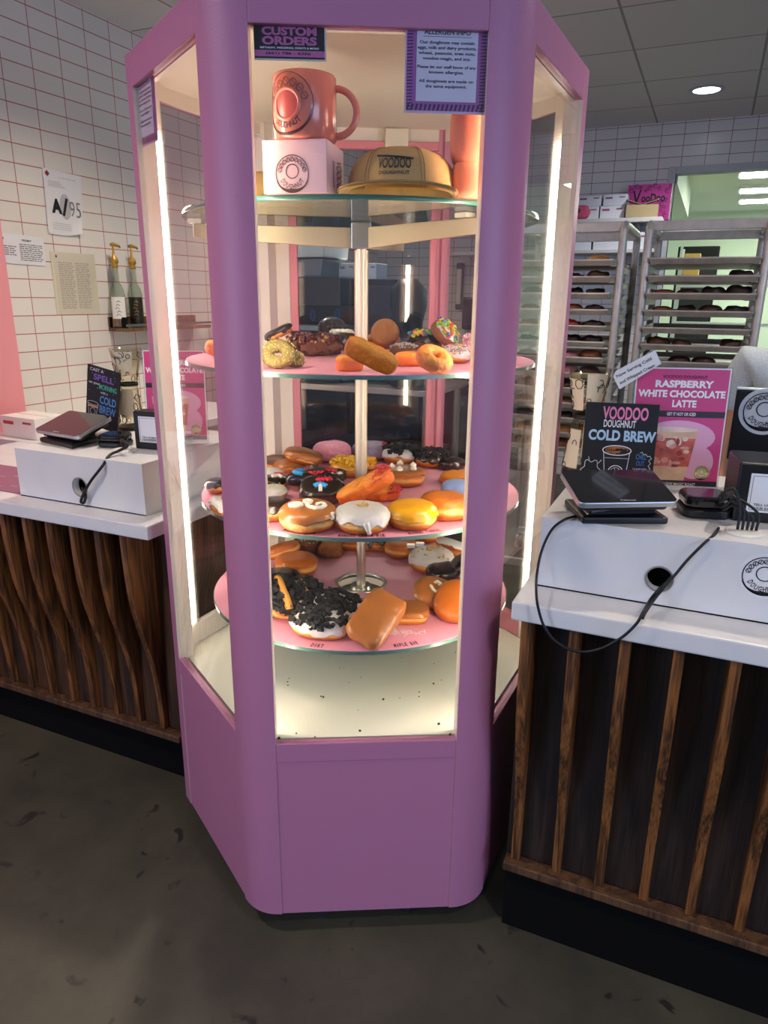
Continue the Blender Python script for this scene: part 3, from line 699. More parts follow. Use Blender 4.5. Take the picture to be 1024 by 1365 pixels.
for k in range(3):
    q = Vector((gl.x + .003 * k, gl.y, LT + .007))
    cable([q, q + Vector((.004, 0, .03 - .004 * k)), q + Vector((.01 - .012 * k, .01, .036 - .006 * k)), q + Vector((-.02 - .012 * k, .03, .012))], .003, ['black wire loop rising from the left grommet, tallest strand', 'black wire loop rising from the left grommet, middle strand', 'black wire loop rising from the left grommet, lowest strand'][k])

# ---------------------------------------------------------------- signs on the counters
MAG = mat('poster_pink', '#d64a86', .4); LPINK = mat('poster_pale_pink', '#f0b2cf', .4); DKBAND = mat('poster_band', '#3b2a36', .4); WINK = mat('white_ink', '#fbf6f6', .5)
ACR = glass_mat('acrylic', '#f4f6f6')
def poster(label, BL, BR, hgt, full=True, lean=.06):
    BL = Vector(BL); BR = Vector(BR); BR.z = BL.z
    xd = (BR - BL).normalized(); up = Vector((0, 0, 1)); nn = xd.cross(up); TL = BL + (up + -nn * lean).normalized() * hgt
    R, wd, h = frame(BL, BR, TL)
    t = thing('drink_poster', label, 'poster', BL, R)
    e = .006
    MB().bb(0, wd, 0, h, -.004, -.0012).build('acrylic_holder', ACR, t)
    MB().bb(-.02 + wd * .3, wd * .7, 0, .006, -.05, -.0045).build('holder_foot', ACR, t)
    MB().bb(e * .5, wd - e * .5, .004, h - e * .5, -.001, 0).build('paper', WHITE, t)
    MB().rect(e, wd - e, .012, h - e, .0005).build('pink_ground', MAG, t)
    MB().rect(e, wd - e, h * .60, h * .65, .001).build('dark_band', DKBAND, t)
    MB().rect(e, wd - e, .012, h * .085, .0014).build('footer_band', DKBAND, t)
    # pale doughnut swirls behind the cup
    b = MB(); b.disc(wd * .52, h * .44, wd * .38, .0008, h * .135); b.disc(wd * .72, h * .24, wd * .19, .0009, h * .14); b.build('pale_swirl', LPINK, t)
    # iced latte glass
    b = MB(); b.flat([(wd * .16, .022), (wd * .62, .022), (wd * .72, h * .50), (wd * .12, h * .50)], .0012)
    b.build('latte_cup', mat('latte_print', '#eec3a0', .5, var=.18, vs=18), t)
    b = MB(); b.flat([(wd * .14, h * .2), (wd * .655, h * .2), (wd * .70, h * .43), (wd * .13, h * .43)], .0016); b.build('raspberry_swirl', mat('raspberry_print', '#d2685c', .5, var=.45, vs=26), t)
    rb_ = random.Random(5)
    for nm, hx in (('pink_blot', '#e9a59a'), ('dark_blot', '#a8434a'), ('cream_blot', '#f6d9c0')):
        b = MB()
        for k in range(9): b.disc(wd * rb_.uniform(.2, .62), h * rb_.uniform(.19, .44), wd * rb_.uniform(.02, .055), .0017 + .00005 * k, h * rb_.uniform(.01, .035), 9)
        b.build('drink_blots', mat(nm, hx, .5, var=.2, vs=60), t)
    b = MB(); b.disc(wd * .42, h * .50, wd * .30, .0020, h * .022); b.build('cup_rim', mat('cream_print', '#f3d5c4', .5, var=.12, vs=30), t)
    b = MB(); b.disc(wd * .80, h * .155, wd * .085, .0022, h * .06); b.build('round_badge', mat('cream_badge', '#f2e3b4', .5), t)
    b = MB(); emblem(b, wd * .80, h * .155, wd * .08, .0026)
    b.text('VOODOO DOUGHNUT', wd * .52, h * .918, wd * .46, h * .026, .001, .01); b.build('lettering', INK, t)
    b = MB()
    b.text('RASPBERRY', wd * .52, h * .862, wd * .60, h * .058, .001, .045); b.text('WHITE CHOCOLATE', wd * .5, h * .785, wd * .90, h * .058, .001, .045); b.text('LATTE', wd * .54, h * .708, wd * .25, h * .058, .001, .045)
    b.text('GET IT HOT OR ICED', wd * .52, h * .625, wd * .30, h * .026, .0016, .02); b.text('OUR EXCLUSIVE MAGIC ROAST', wd * .5, h * .055, wd * .5, h * .024, .0018, .015)
    b.build('lettering', WINK, t)
    return t
BL = pz(832, 651, RT); BR = pz(957, 656, RT)
poster('large pink raspberry white chocolate latte poster standing on the right riser', BL, BR, .282)
BL2 = Vector((-1.535, 1.66, LT)); BR2 = pz(279, 591, LT)
poster('pink latte poster on the left riser, seen partly through the case glass', BL2, BR2, .282)

CHALK = mat('chalkboard', '#17181d', .55)
def chalk_sign(label, BL, BR, TL, lines, extra=None, thick=.006):
    R, wd, h = frame(BL, BR, TL); t = thing('chalkboard_sign', label, 'sign', BL, R)
    MB().bb(0, wd, 0, h, -thick, 0).build('board', CHALK, t, bevel=.001)
    cols = {}
    for st, cx, cy, w_, hh, col, bold in lines:
        cols.setdefault(col, MB()).text(st, cx * wd, cy * h, w_ * wd, hh * h, .0006, bold)
    if extra: extra(cols, wd, h)
    for col, b in cols.items(): b.build('chalk_lettering', mat('chalk_' + col[1:], col, .8), t)
    return t
def cb_extra(cols, w_, h):
    b = cols.setdefault('#f2f2f2', MB()); z = .0006; lw = .0013
    b.circ(w_ * .48, h * .46, w_ * .195, lw * 1.8, z, ry=h * .055)
    b.line([(w_ * .30, h * .44), (w_ * .345, h * .10)], lw, z); b.line([(w_ * .66, h * .44), (w_ * .62, h * .10)], lw, z)
    b.line([(w_ * .32, h * .37), (w_ * .64, h * .37)], lw * .7, z)
    b.circ(w_ * .485, h * .2, w_ * .105, lw * 1.6, z); b.circ(w_ * .485, h * .2, w_ * .075, lw * .7, z)
    for k in range(7): a = PI * k / 7 * 2; b.line([(w_ * .485, h * .2), (w_ * .485 + w_ * .07 * math.cos(a), h * .2 + w_ * .07 * math.sin(a))], lw * .7, z)
    # scribbled puff and zig-zag border
    pts = [(w_ * (.14 + .125 * math.cos(a) * (1 + .16 * math.cos(6 * a))), h * (.2 + .13 * math.sin(a) * (1 + .16 * math.cos(6 * a)))) for a in [k * PI / 30 for k in range(61)]]
    b.line(pts, lw, z); b.line([(w_ * .11, h * .325), (w_ * .1, h * .37)], lw, z); b.line([(w_ * .24, h * .30), (w_ * .28, h * .34)], lw, z)
    b.circ(w_ * .145, h * .15, w_ * .045, lw, z, .4, PI - .4)
    zz = [(w_ * (.80 + .16 * k / 6), h * (.445 + (.02 if k % 2 else 0) - .01 * k)) for k in range(7)] + [(w_ * (.955 if k % 2 else .925), h * (.36 - .03 * k)) for k in range(11)]
    b.line(zz, lw * .8, z)
    c = cols.setdefault('#d98a4a', MB())
    for k in range(5): c.circ(w_ * .48, h * .46, w_ * (.15 - .028 * k), lw, z, k * .6, k * .6 + 4, ry=h * (.042 - .008 * k))
CHY = 1.655
bl = pz(774, 627, RT); bl = Vector((py(774, 627, CHY).x, CHY, RT)); br = Vector((py(871, 629, CHY + .03).x, CHY + .03, RT))
tlz = py(774, 535, CHY + .02).z
chalk_sign('square chalkboard cold brew sign with pink and blue lettering behind the right tablet', bl, br, Vector((bl.x - .002, CHY + .02, tlz)),
    [('VOODOO', .55, .885, .62, .15, '#f08bb8', .03), ('DOUGHNUT', .485, .765, .44, .085, '#f2f2f2', .02), ('COLD BREW', .53, .63, .92, .125, '#b9d9f0', .04), ('CHILL', .82, .40, .14, .06, '#4f8fd0', .01), ('OUT.', .82, .325, .12, .055, '#5a7fd0', .01), ('WICKED', .82, .24, .20, .055, '#c9c2d6', .01), ('UP!', .82, .165, .11, .06, '#a9c2e6', .01)], cb_extra)
def cl_extra(cols, w_, h):
    b = cols.setdefault('#e8e8e8', MB()); z = .0006
    b.circ(w_ * .22, h * .385, w_ * .17, .0012, z, ry=h * .03); b.line([(w_ * .06, h * .37), (w_ * .1, h * .19)], .0012, z); b.line([(w_ * .38, h * .37), (w_ * .33, h * .19)], .0012, z); b.circ(w_ * .22, h * .25, w_ * .08, .0012, z)
    for k in range(14): b.disc(w_ * random.random(), h * (.55 + .42 * random.random()), .0009, z, n=6)
    c = cols.setdefault('#d9a26a', MB()); c.line([(w_ * .09, h * .33), (w_ * .35, h * .33)], .006, z)
lb = pz(117, 579, LT); rb = pz(155, 583, LT)
d_ = (rb - lb).normalized(); lb = Vector((lb.x, lb.y, LT)); rb = lb + d_ * .112
nn_ = Vector((d_.y, -d_.x, 0)); rbp = pz(156, 578, LT)
lb, rb, tl_ = pp(114, 564, rbp, nn_), rbp, pp(128, 488, rbp, nn_)
chalk_sign('narrow chalkboard sign with purple, green and blue writing leaning behind the left tablet', lb, rb, tl_,
    [('CAST A', .3, .94, .42, .05, '#e8e8e8', .01), ('SPELL', .52, .83, .62, .10, '#8a6bc0', .02), ('on your', .24, .715, .34, .04, '#e8e8e8', .01), ('MORNING', .66, .69, .54, .085, '#4fbf9a', .02), ('with a', .55, .60, .22, .035, '#e8e8e8', .01), ('COLD', .68, .48, .5, .13, '#5a9be0', .02), ('BREW', .68, .32, .5, .13, '#5a9be0', .02)], cl_extra)

# black boxes with a white feedback label (the square code is left out)
def label_box(label, loc, rz, wd, dp, h, lab):
    t = thing('feedback_box', label, 'box', loc, Matrix.Rotation(rz, 3, 'Z'))
    MB().bb(0, wd, 0, dp, .0005, h).build('box_body', BLACK, t, bevel=.004)
    x0, x1, z0, z1 = lab
    b = MB(); b.T = Matrix.Translation((0, -.0012, 0)) @ Matrix.Rotation(PI / 2, 4, 'X')
    b.prism([(x0, z0), (x1, z0), (x1, z1), (x0, z1)], -.0006, .0004); s = b.build('white_label', mat('label_white', '#e9ebee', .5), t, bevel=.0006)
    b = MB(); b.T = Matrix.Translation((0, -.0022, 0)) @ Matrix.Rotation(PI / 2, 4, 'X'); lw = x1 - x0
    e = lw * .06; b.line([(x0 + e, z0 + e), (x1 - e, z0 + e), (x1 - e, z1 - e), (x0 + e, z1 - e), (x0 + e, z0 + e)], .0008, 0)
    b.text('TELL US ABOUT', (x0 + x1) / 2, z0 + (z1 - z0) * .2, lw * .72, (z1 - z0) * .06, 0, .02); b.text('YOUR EXPERIENCE', (x0 + x1) / 2, z0 + (z1 - z0) * .11, lw * .78, (z1 - z0) * .06, 0, .02)
    b.build('lettering', INK, s)
    return t
qb = pz(974, 694, RT)
label_box('black box with a white label at the right end of the right riser', (qb.x + .002, qb.y, RT), math.radians(8), .16, .13, .12, (.022, .105, .022, .10))
ql = pz(181, 598, LT)
label_box('black box with a white label standing on the left riser by the case', (ql.x, ql.y, LT), math.radians(6), .115, .05, .112, (.018, .095, .022, .098))
# taller black monitor back with the round badge
mb0 = py(972, 590, 1.80); mt = py(978, 519, 1.80)
t = thing('register_monitor', 'black back of a monitor with a round white badge, at the right frame edge', 'monitor', (mb0.x + .13, 1.82, RT))
MB().bb(mb0.x, mb0.x + .30, 1.80, 1.825, mb0.z - .04, mt.z).build('monitor_back', BLACK, t, bevel=.004, world=True)
MB().bb(mb0.x, mb0.x + .30, 1.798, 1.826, mt.z + .0005, mt.z + .004).build('top_edge', mat('pale_edge', '#c9d3d6', .3), t, bevel=.001, world=True)
MB().bb(mb0.x + .11, mb0.x + .19, 1.808, 1.822, RT + .008, mb0.z - .039).build('stand_neck', BLACK, t, world=True)
MB().bb(mb0.x + .06, mb0.x + .24, 1.76, 1.88, RT + .0005, RT + .008).build('stand_foot', BLACK, t, bevel=.003, world=True)
bc = py(1019, 549, 1.798)
b = MB(); b.T = Matrix.Translation((bc.x, 1.7985, bc.z)) @ Matrix.Rotation(PI / 2, 4, 'X'); b.disc(0, 0, .052, 0, n=40); s = b.build('round_sticker', mat('sticker_grey', '#b9bcc0', .4), t, world=True)
b = MB(); b.T = Matrix.Translation((bc.x, 1.7975, bc.z)) @ Matrix.Rotation(PI / 2, 4, 'X'); emblem(b, 0, 0, .044, 0); b.build('emblem', INK, s)
# paper strip on the poster's corner
p0 = pp(821, 509, (BL.x, BL.y - .012, 0), (math.sin(math.radians(17)), -math.cos(math.radians(17)), 0))
p1 = pp(880, 497, (BL.x, BL.y - .012, 0), (math.sin(math.radians(17)), -math.cos(math.radians(17)), 0))
p2 = pp(818, 492, (BL.x, BL.y - .012, 0), (math.sin(math.radians(17)), -math.cos(math.radians(17)), 0))
p3 = p0 + (p2 - p0)
R, wd, h = frame(pp(826, 519, (BL.x, BL.y - .02, 0), (.29, -.957, 0)), pp(884, 489, (BL.x, BL.y - .02, 0), (.29, -.957, 0)), pp(818, 496, (BL.x, BL.y - .02, 0), (.29, -.957, 0)))
t = thing('paper_strip', 'slanted white paper strip taped over the top left corner of the pink poster', 'note', pp(826, 519, (BL.x, BL.y - .02, 0), (.29, -.957, 0)), R)
MB().prism([(0, 0), (wd, .008), (wd, h), (wd * .1, h), (0, h * .8)], -.0008, 0).build('paper', WHITE, t)
b = MB(); b.text('Now Serving Cold', wd * .46, h * .68, wd * .8, h * .22, .0005, .015); b.text('and Whipped Cream', wd * .46, h * .28, wd * .8, h * .22, .0005, .015); b.build('lettering', INK, t)

# display towers of printed cups
CUPP = glass_mat('cup_plastic', '#fbf9f2', 1.4, .05)
PRT = mat('cup_print', '#2a211c', .6); PRC = mat('cup_cream', '#e6dcc2', .5)
def cup_tower(label, x, y, z, r, h1, h2, tilt=0):
    t = thing('cup_tower', label, 'cups', (x, y, z))
    def cup(name, z0, za, ra, rb):
        b = MB(); b.lathe([(ra, z0), (rb, z0 + za), (rb - .002, z0 + za), (ra - .002, z0 + .0005)], 32, close=True); c = b.build(name, CUPP, t, True)
        # printed motifs round the wall
        b = MB()
        def P(a, u, off=.0006):
            rr = ra + (rb - ra) * u + off; return (rr * math.cos(a), rr * math.sin(a), z0 + za * u)
        rnd = random.Random(int(z0 * 1000) + int(x * 100))
        for k in range(26):
            a = rnd.uniform(0, 6.28); u = rnd.uniform(.12, .85); s_ = rnd.uniform(.06, .16)
            n = 7; pth = [P(a + s_ * 1.6 * math.cos(q * 2 * PI / n + k), min(.97, max(.03, u + s_ * .7 * math.sin(q * 2 * PI / n + k))), .0012) for q in range(rnd.randint(3, n + 1))]
            b.tube(pth, .0011, 4)
        b.build('printed_motif', PRT, c)
        b = MB()
        for a0, a1, u0, u1 in ((3.5, 4.6, .15, .8), (4.75, 5.9, .3, .92), (2.2, 3.3, .3, .85), (.3, 1.4, .2, .85)):
            b.grid(lambda i, j: P(a0 + (a1 - a0) * i, u0 + (u1 - u0) * j, .0005), 8, 4)
        b.build('printed_panel', PRC, c, True)
    cup('cup', 0, h1, r, r * .60)
    cup('cup', h1 + .001, h2, r * .60, r * 1.02)
    MB().lathe([(r * .58, h1 - .004), (r * .66, h1 - .004), (r * .66, h1 + .006), (r * .58, h1 + .006)], 28, close=True).build('black_band', BLACK, t, True)
    MB().lathe([(0, .0006), (r * .95, .0006), (r * .95, .012), (0, .012)], 28).build('base_disc', BLACK, t)
cb = py(775, 626, 1.765)
ct = py(801, 492, 1.79)
cup_tower('tall tower of printed clear cups behind the chalk sign on the right', -.255, 1.80, RT, .05, .145, ct.z - RT - .146)
lc = pz(165, 575, LT)
lt_ = pX(165, 460, lc.x)
cup_tower('tall tower of printed clear cups behind the small chalkboard on the left', -1.755, 1.83, LT, .05, .15, .118)

# boxes of gloves beside the left register
def carton(label, c, size, rz, col='#ece8e0', band='#c0483f', name='carton', cat='box', group=None, txt=None):
    t = thing(name, label, cat, c, Matrix.Rotation(rz, 3, 'Z'), group)
    sx, sy, sz = size
    MB().bb(-sx / 2, sx / 2, -sy / 2, sy / 2, .0005, sz).build('box_body', mat('carton_' + col[1:], col, .6), t, bevel=.002)
    b = MB(); b.rect(-sx * .4, -sx * .05, 0, 0, 0) if 0 else None
    b.T = Matrix.Translation((0, -sy / 2 - .0008, 0)) @ Matrix.Rotation(PI / 2, 4, 'X'); b.rect(-sx * .42, -sx * .12, sz * .62, sz * .78, 0); b.rect(sx * .15, sx * .4, sz * .7, sz * .8, 0); b.build('printed_label', mat('print_' + band[1:], band, .6), t)
    MB().bb(-sx / 2 + .003, sx / 2 - .003, -.003, .003, sz + .0002, sz + .0012).build('tape_seam', mat('tape', '#d8c9a8', .4), t)
    return t
g1 = pX(30, 595, -2.55)
carton('white carton with red print on the side counter by the pink wall', (-2.60, 2.14, LZ), (.22, .15, .088), math.radians(-4), '#efece6')

# ---------------------------------------------------------------- left wall papers and syrups
def wall_paper(label, Y0, Y1, z0, z1, x, tilt=0, name='notice', curl=0):
    # local x runs along +Y (viewer's right), local y up, normal +X
    R = Matrix(((0, 0, 1), (1, 0, 0), (0, 1, 0))) @ Matrix.Rotation(tilt, 3, 'Z')
    return thing(name, label, 'notice', (x, Y0, z0), R), Y1 - Y0, z1 - z0
WX = XL + .002
t, w_, h = wall_paper('letter grade notice reading A 95 with a curled corner on the left tiles', 2.512, 2.73, 1.715, 1.99, WX, math.radians(-1.5))
def curlz(x, y):
    d = max(0, x / w_ + (1 - y / h) - 1.45); return .003 + d * d * .06
b = MB(); b.grid(lambda i, j: (i * w_ - max(0, i + (1 - j) - 1.5) * .05 - i * .012 * (1 - j), j * h + max(0, i + (1 - j) - 1.5) * .035, curlz(i * w_, j * h)), 12, 14); b.build('paper', mat('notice_paper', '#e2e2e4', .6), t, True)
b = MB(); b.disc(w_ * .50, h * .46, w_ * .15, .0042, h * .2); b.build('grey_seal', mat('seal_grey', '#b9b9bd', .6), t)
b = MB(); b.text('A', w_ * .27, h * .45, w_ * .27, h * .23, .005, .06); b.line([(w_ * .44, h * .33), (w_ * .54, h * .58)], w_ * .065, .005)
b.build('lettering', INK, t)
b = MB(); b.text('95', w_ * .75, h * .44, w_ * .30, h * .24, .0062, -.012); b.text('County of Public Health', w_ * .6, h * .9, w_ * .45, h * .018, .005, .0)
for k in range(4): b.rect(w_ * .1, w_ * (.4 + .05 * k), h * (.82 - .025 * k), h * (.824 - .025 * k), .005)
for k in range(4): b.rect(w_ * .12, w_ * .6, h * (.18 - .03 * k), h * (.184 - .03 * k), .006)
b.build('fine_print', mat('grey_ink', '#6d6d72', .6), t)
MB().flat([(w_ * .1, h * .88), (w_ * .16, h * .93), (w_ * .1, h * .98), (w_ * .04, h * .93)], .0045).build('red_diamond', mat('seal_red', '#8c2a35', .6), t)
def textblock(t, w_, h, x0, x1, y0, y1, n, z, col='grey_ink', hx='#6d6d72'):
    b = MB(); rnd = random.Random(n)
    for k in range(n):
        y = y1 - (y1 - y0) * k / n; x = x0
        while x < x1 - .01:
            l = rnd.uniform(.008, .03); b.rect(x, min(x1, x + l), y - (y1 - y0) / n * .45, y, z); x += l + .004
    b.build('fine_print', mat(col, hx, .6), t)
t, w_, h = wall_paper('landscape business permit taped beside the pink wall edge', 2.252, 2.478, 1.578, 1.70, WX, math.radians(-1))
MB().bb(0, w_, 0, h, 0, .0012).build('paper', mat('notice_paper', '#e2e2e4', .6), t)
textblock(t, w_, h, w_ * .42, w_ * .95, h * .1, h * .7, 9, .0018); textblock(t, w_, h, w_ * .05, w_ * .35, h * .25, h * .6, 5, .0018)
b = MB(); b.text('PERMIT', w_ * .6, h * .82, w_ * .22, h * .07, .0018, .02); b.disc(w_ * .06, h * .83, w_ * .03, .0018, n=14); b.build('lettering', INK, t)
t, w_, h = wall_paper('yellowed plastic sleeved document with a dense list under the grade notice', 2.508, 2.772, 1.362, 1.64, WX, math.radians(0))
MB().bb(0, w_, 0, h, 0, .001).build('plastic_sleeve', mat('sleeve', '#d6cfb6', .25), t)
MB().bb(w_ * .08, w_ * .9, h * .03, h * .95, .0011, .0016).build('paper', mat('old_paper', '#cdc6b2', .6), t)
textblock(t, w_, h, w_ * .14, w_ * .48, h * .08, h * .84, 26, .002, 'pale_ink', '#9a9588'); textblock(t, w_, h, w_ * .52, w_ * .84, h * .08, h * .84, 26, .002, 'pale_ink', '#9a9588')
b = MB(); b.flat([(w_ * .12, h * .9), (w_ * .14, h * .93), (w_ * .12, h * .96), (w_ * .1, h * .93)], .002); b.build('seal', INK, t)

# small wooden shelf and syrup bottles
WSH = wood_mat('shelf_oak', '#5a3f27', '#8f6b45', 1.5)
t = thing('bottle_shelf', 'small brown wooden bottle shelf on the left tiled wall', 'shelf', (XL, 3.1, 1.29))
MB().bb(XL + .001, XL + .12, 2.82, 3.5, 1.275, 1.292).build('board', WSH, t, bevel=.001, world=True)
MB().bb(XL + .001, XL + .012, 2.82, 3.5, 1.293, 1.345).build('back_board', WSH, t, world=True)
MB().bb(XL + .1205, XL + .126, 2.82, 3.5, 1.30, 1.312).build('front_bar', mat('blue_grey_bar', '#7d8690', .4, metal=.6), t, world=True)
MB().bb(XL + .013, XL + .12, 2.82, 2.832, 1.293, 1.345).build('end_board', MATTE, t, world=True)
BG = glass_mat('bottle_glass', '#f0f4f0'); GOLD = mat('gold_plastic', '#b08a3a', .35, metal=.4)
def syrup(label, y, lab, dark):
    x = XL + .062; z = 1.293
    t = thing('syrup_bottle', label, 'bottle', (x, y, z))
    MB().lathe([(.001, 0.0005), (.036, 0.0005), (.037, .01), (.037, .16), (.030, .19), (.015, .225), (.0135, .285), (.012, .285), (.0125, .226), (.028, .19), (.035, .158), (.035, .006), (.001, .004)], 24).build('glass_body', BG, t, True)
    MB().lathe([(0, .007), (.034, .007), (.034, .085 if not dark else .15), (0, .085 if not dark else .15)], 24).build('syrup', mat('amber_syrup' if not dark else 'brown_syrup', '#a8682c' if not dark else '#4a3a1c', .2), t)
    b = MB(); b.grid(lambda i, j: (.0378 * math.cos(-1.75 + 2.0 * i), .0378 * math.sin(-1.75 + 2.0 * i), .045 + .105 * j), 12, 2); lb_ = b.build('label', mat('label_' + lab[1:], lab, .5), t, True)
    b = MB()
    for k in range(5):
        a = -1.0 + .12 * math.sin(k * 2.1); b.tube([(.0385 * math.cos(a + .25 * q - .12), .0385 * math.sin(a + .25 * q - .12), .06 + .016 * k + .008 * (q % 2)) for q in range(3)], .0015, 4)
    b.build('palm_print', INK if not dark else GOLD, lb_)
    MB().lathe([(0, .286), (.016, .286), (.016, .300), (.012, .306), (.020, .312), (.019, .33), (.008, .345), (.005, .36), (.005, .40), (0, .40)], 20).build('pump', GOLD, t, True)
    b = MB(); b.tube([(-.004, -.012, .395), (.0, .0, .398), (.006, .035, .392), (.007, .04, .384)], [.007, .009, .006, .005], 10); b.build('pump_spout', GOLD, t, True)
syrup('clear syrup bottle with white palm label and gold pump, nearer the grade notice', pX(161, 440, XL + .062).y, '#e9e6dc', False)
syrup('dark syrup bottle with black and yellow label and gold pump, nearer the case', pX(184, 440, XL + .062).y, '#25221a', True)

# ---------------------------------------------------------------- signs on the case glass
n01 = nrm(0, 1); n50 = nrm(5, 0)
G0 = CR[0] - n01 * .0148; G5 = CR[5] - n50 * .0148
def gsign(name, label, q, P, n, cat='sign'):
    R, wd, h = frame(*[pp(x, y, P, n) for x, y in q]); o = pp(*q[0], P, n) + R.col[2] * .0006
    t = thing(name, label, cat, o, R)
    return t, wd, h
t, wd, h = gsign('custom_orders_sign', 'black and pink custom orders sign in the top left of the front glass', [(340, 77.5), (433, 80), (337.5, 31)], G0, n01)
MB().bb(-.001, wd + .003, -.003, h, 0, .0006).build('backing', mat('sign_backing', '#ded2c4', .4), t)
MB().bb(0, wd, 0, h, .0008, .0012).build('black_ground', mat('sign_black', '#1a1720', .4), t)
SP_ = mat('sign_pink', '#c96aa2', .45)
MB().rect(0, wd, h * .05, h * .235, .0016).build('pink_band', SP_, t)
b = MB(); b.text('CUSTOM', wd * .5, h * .79, wd * .78, h * .25, .0016, .045); b.text('ORDERS', wd * .5, h * .515, wd * .78, h * .25, .0016, .045); b.build('lettering', SP_, t)
b = MB(); b.text('BIRTHDAY, WEDDINGS, EVENTS & MORE!', wd * .5, h * .305, wd * .84, h * .065, .0016, .02); b.build('lettering', WINK, t)
b = MB(); b.text('(661) 786 - 6366', wd * .48, h * .142, wd * .64, h * .10, .002, .025); b.build('lettering', INK, t)
def allergen(label, q, P, n):
    t, wd, h = gsign('allergen_sign', label, q, P, n)
    PUR = mat('sign_purple', '#a558a2', .45); DPU = mat('sign_dark_purple', '#3a1c46', .5)
    MB().bb(-.003, wd + .003, -.004, h, 0, .0006).build('backing', mat('sleeve_edge', '#d9b7cf', .4), t)
    MB().bb(0, wd, 0, h, .0008, .0012).build('purple_border', PUR, t)
    b = MB(); e = wd * .075; ns = 26
    for k in range(ns):
        y = h * k / ns
        for x0 in (0, wd - e): b.flat([(x0, y), (x0 + e, y + h / ns * .1), (x0 + e, y + h / ns * .5), (x0, y + h / ns * .35)], .0016)
    for k in range(18):
        x = wd * k / 18; b.flat([(x, 0), (x + wd / 18 * .4, 0), (x + wd / 18 * .8, e), (x + wd / 18 * .3, e)], .0018)
    b.build('border_pattern', DPU, t)
    MB().rect(wd * .12, wd * .885, h * .11, h * .985, .0022).build('pale_panel', mat('pale_lilac', '#d9d3e4', .5), t)
    b = MB(); b.text('ALLERGEN INFO', wd * .5, h * .925, wd * .58, h * .062, .0026, .02); b.rect(wd * .2, wd * .8, h * .868, h * .873, .0026)
    for i, st in enumerate(['Our doughnuts may contain', 'eggs, milk and dairy products,', 'wheat, peanuts, tree nuts,', 'voodoo magic, and soy.', '', 'Please let our staff know of any', 'known allergies.', '', 'All doughnuts are made on', 'the same equipment.']):
        if st: b.text(st, wd * .5, h * (.80 - .062 * i) + (h * .025 if i > 4 else 0) + (h * .02 if i > 7 else 0), wd * min(.74, .0275 * len(st)), h * .048, .0026, .022)
    b.build('lettering', mat('dark_ink', '#2c2434', .5), t)
allergen('purple bordered allergen notice in the top right of the front glass', [(541, 147), (645, 150), (540, 33)], G0, n01)
allergen('purple bordered allergen notice in the top corner of the left glass', [(186, 196), (211, 185), (178, 114)], G5, n50)

# ---------------------------------------------------------------- merchandise on the glass shelf
ZS = Z1 + .0006
bl = pz(352, 258.5, ZS); br = pz(436, 257, ZS)
xd = (br - bl); xd.z = 0; bw = xd.length; ang = math.atan2(xd.y, xd.x)
tz = py(350, 187, bl.y).z
BH = tz - ZS
t = thing('gift_box', 'pale pink printed cardboard gift box under the coral mug', 'box', bl, Matrix.Rotation(ang, 3, 'Z'))
BPINK = mat('box_pink', '#f2c0c0', .45)
MB().bb(0, bw, 0, bw, 0.0002, BH).build('box_body', BPINK, t, bevel=.001)
b = MB(); b.T = Matrix.Translation((0, -.0006, 0)) @ Matrix.Rotation(PI / 2, 4, 'X'); emblem(b, bw * .46, BH * .37, bw * .27, 0); b.build('emblem', mat('brown_print', '#5a3a36', .6), t)
b = MB(); b.T = Matrix.Translation((bw + .0006, 0, 0)) @ Matrix.Rotation(PI / 2, 4, 'Z') @ Matrix.Rotation(PI / 2, 4, 'X')
b.text('VOODOO', bw * .70, BH * .40, BH * .66, bw * .30, 0, .015, -PI / 2); b.text('DOUGHNUT', bw * .38, BH * .42, BH * .5, bw * .11, 0, .015, -PI / 2); b.build('lettering', mat('dark_brown_print', '#4a3034', .6), t)
CORAL = mat('coral_glaze', '#e07a66', .2, coat=.4)
mc = pz(407, 183, ZS + BH); Rz = Matrix.Rotation(math.radians(24), 3, 'Z')
bc_ = Vector(bl) + Matrix.Rotation(ang, 3, 'Z') @ Vector((bw * .55, bw * .42, 0))
zm = ZS + BH + .001
wm = 84 * dep((bc_.x, bc_.y, zm + .04)) / F; rm = wm / 2; hm = py(400, 104, bc_.y).z - zm
t = thing('doughnut_mug', 'coral pink mug with a doughnut hole through it, on the pale pink gift box', 'mug', (bc_.x, bc_.y, zm), Matrix.Rotation(math.radians(20), 3, 'Z'))
MB().lathe([(.0, 0), (rm * .9, 0), (rm, .006), (rm, hm - .003), (rm - .002, hm), (rm - .005, hm - .002), (rm - .005, .01), (0, .008)], 40).build('mug_body', CORAL, t, True)
hx, hz_ = -rm * .38, hm * .50
def onmug(a, z, off): return ((rm + off) * math.sin(a), -(rm + off) * math.cos(a), z)
ah = -.42; rh = rm * .43
b = MB(); ringp = []
b.tube([onmug(ah + rh * math.cos(k * 2 * PI / 28) / rm, hz_ + rh * math.sin(k * 2 * PI / 28), .001) for k in range(29)], .0035, 8, False); b.build('hole_lip', CORAL, t, True)
b = MB(); b.grid(lambda i, j: onmug(ah + rh * .93 * j * math.cos(i * 2 * PI) / rm, hz_ + rh * .93 * j * math.sin(i * 2 * PI), .0012 - .0003 * (1 - j)), 28, 4); b.build('hole', mat('deep_coral', '#c0504a', .3), t, True)
b = MB(); ro = rm * .86
b.tube([onmug(ah + ro * math.cos(k * 2 * PI / 48) / rm, hz_ + ro * math.sin(k * 2 * PI / 48), .0006) for k in range(49)], .0006, 5, False)
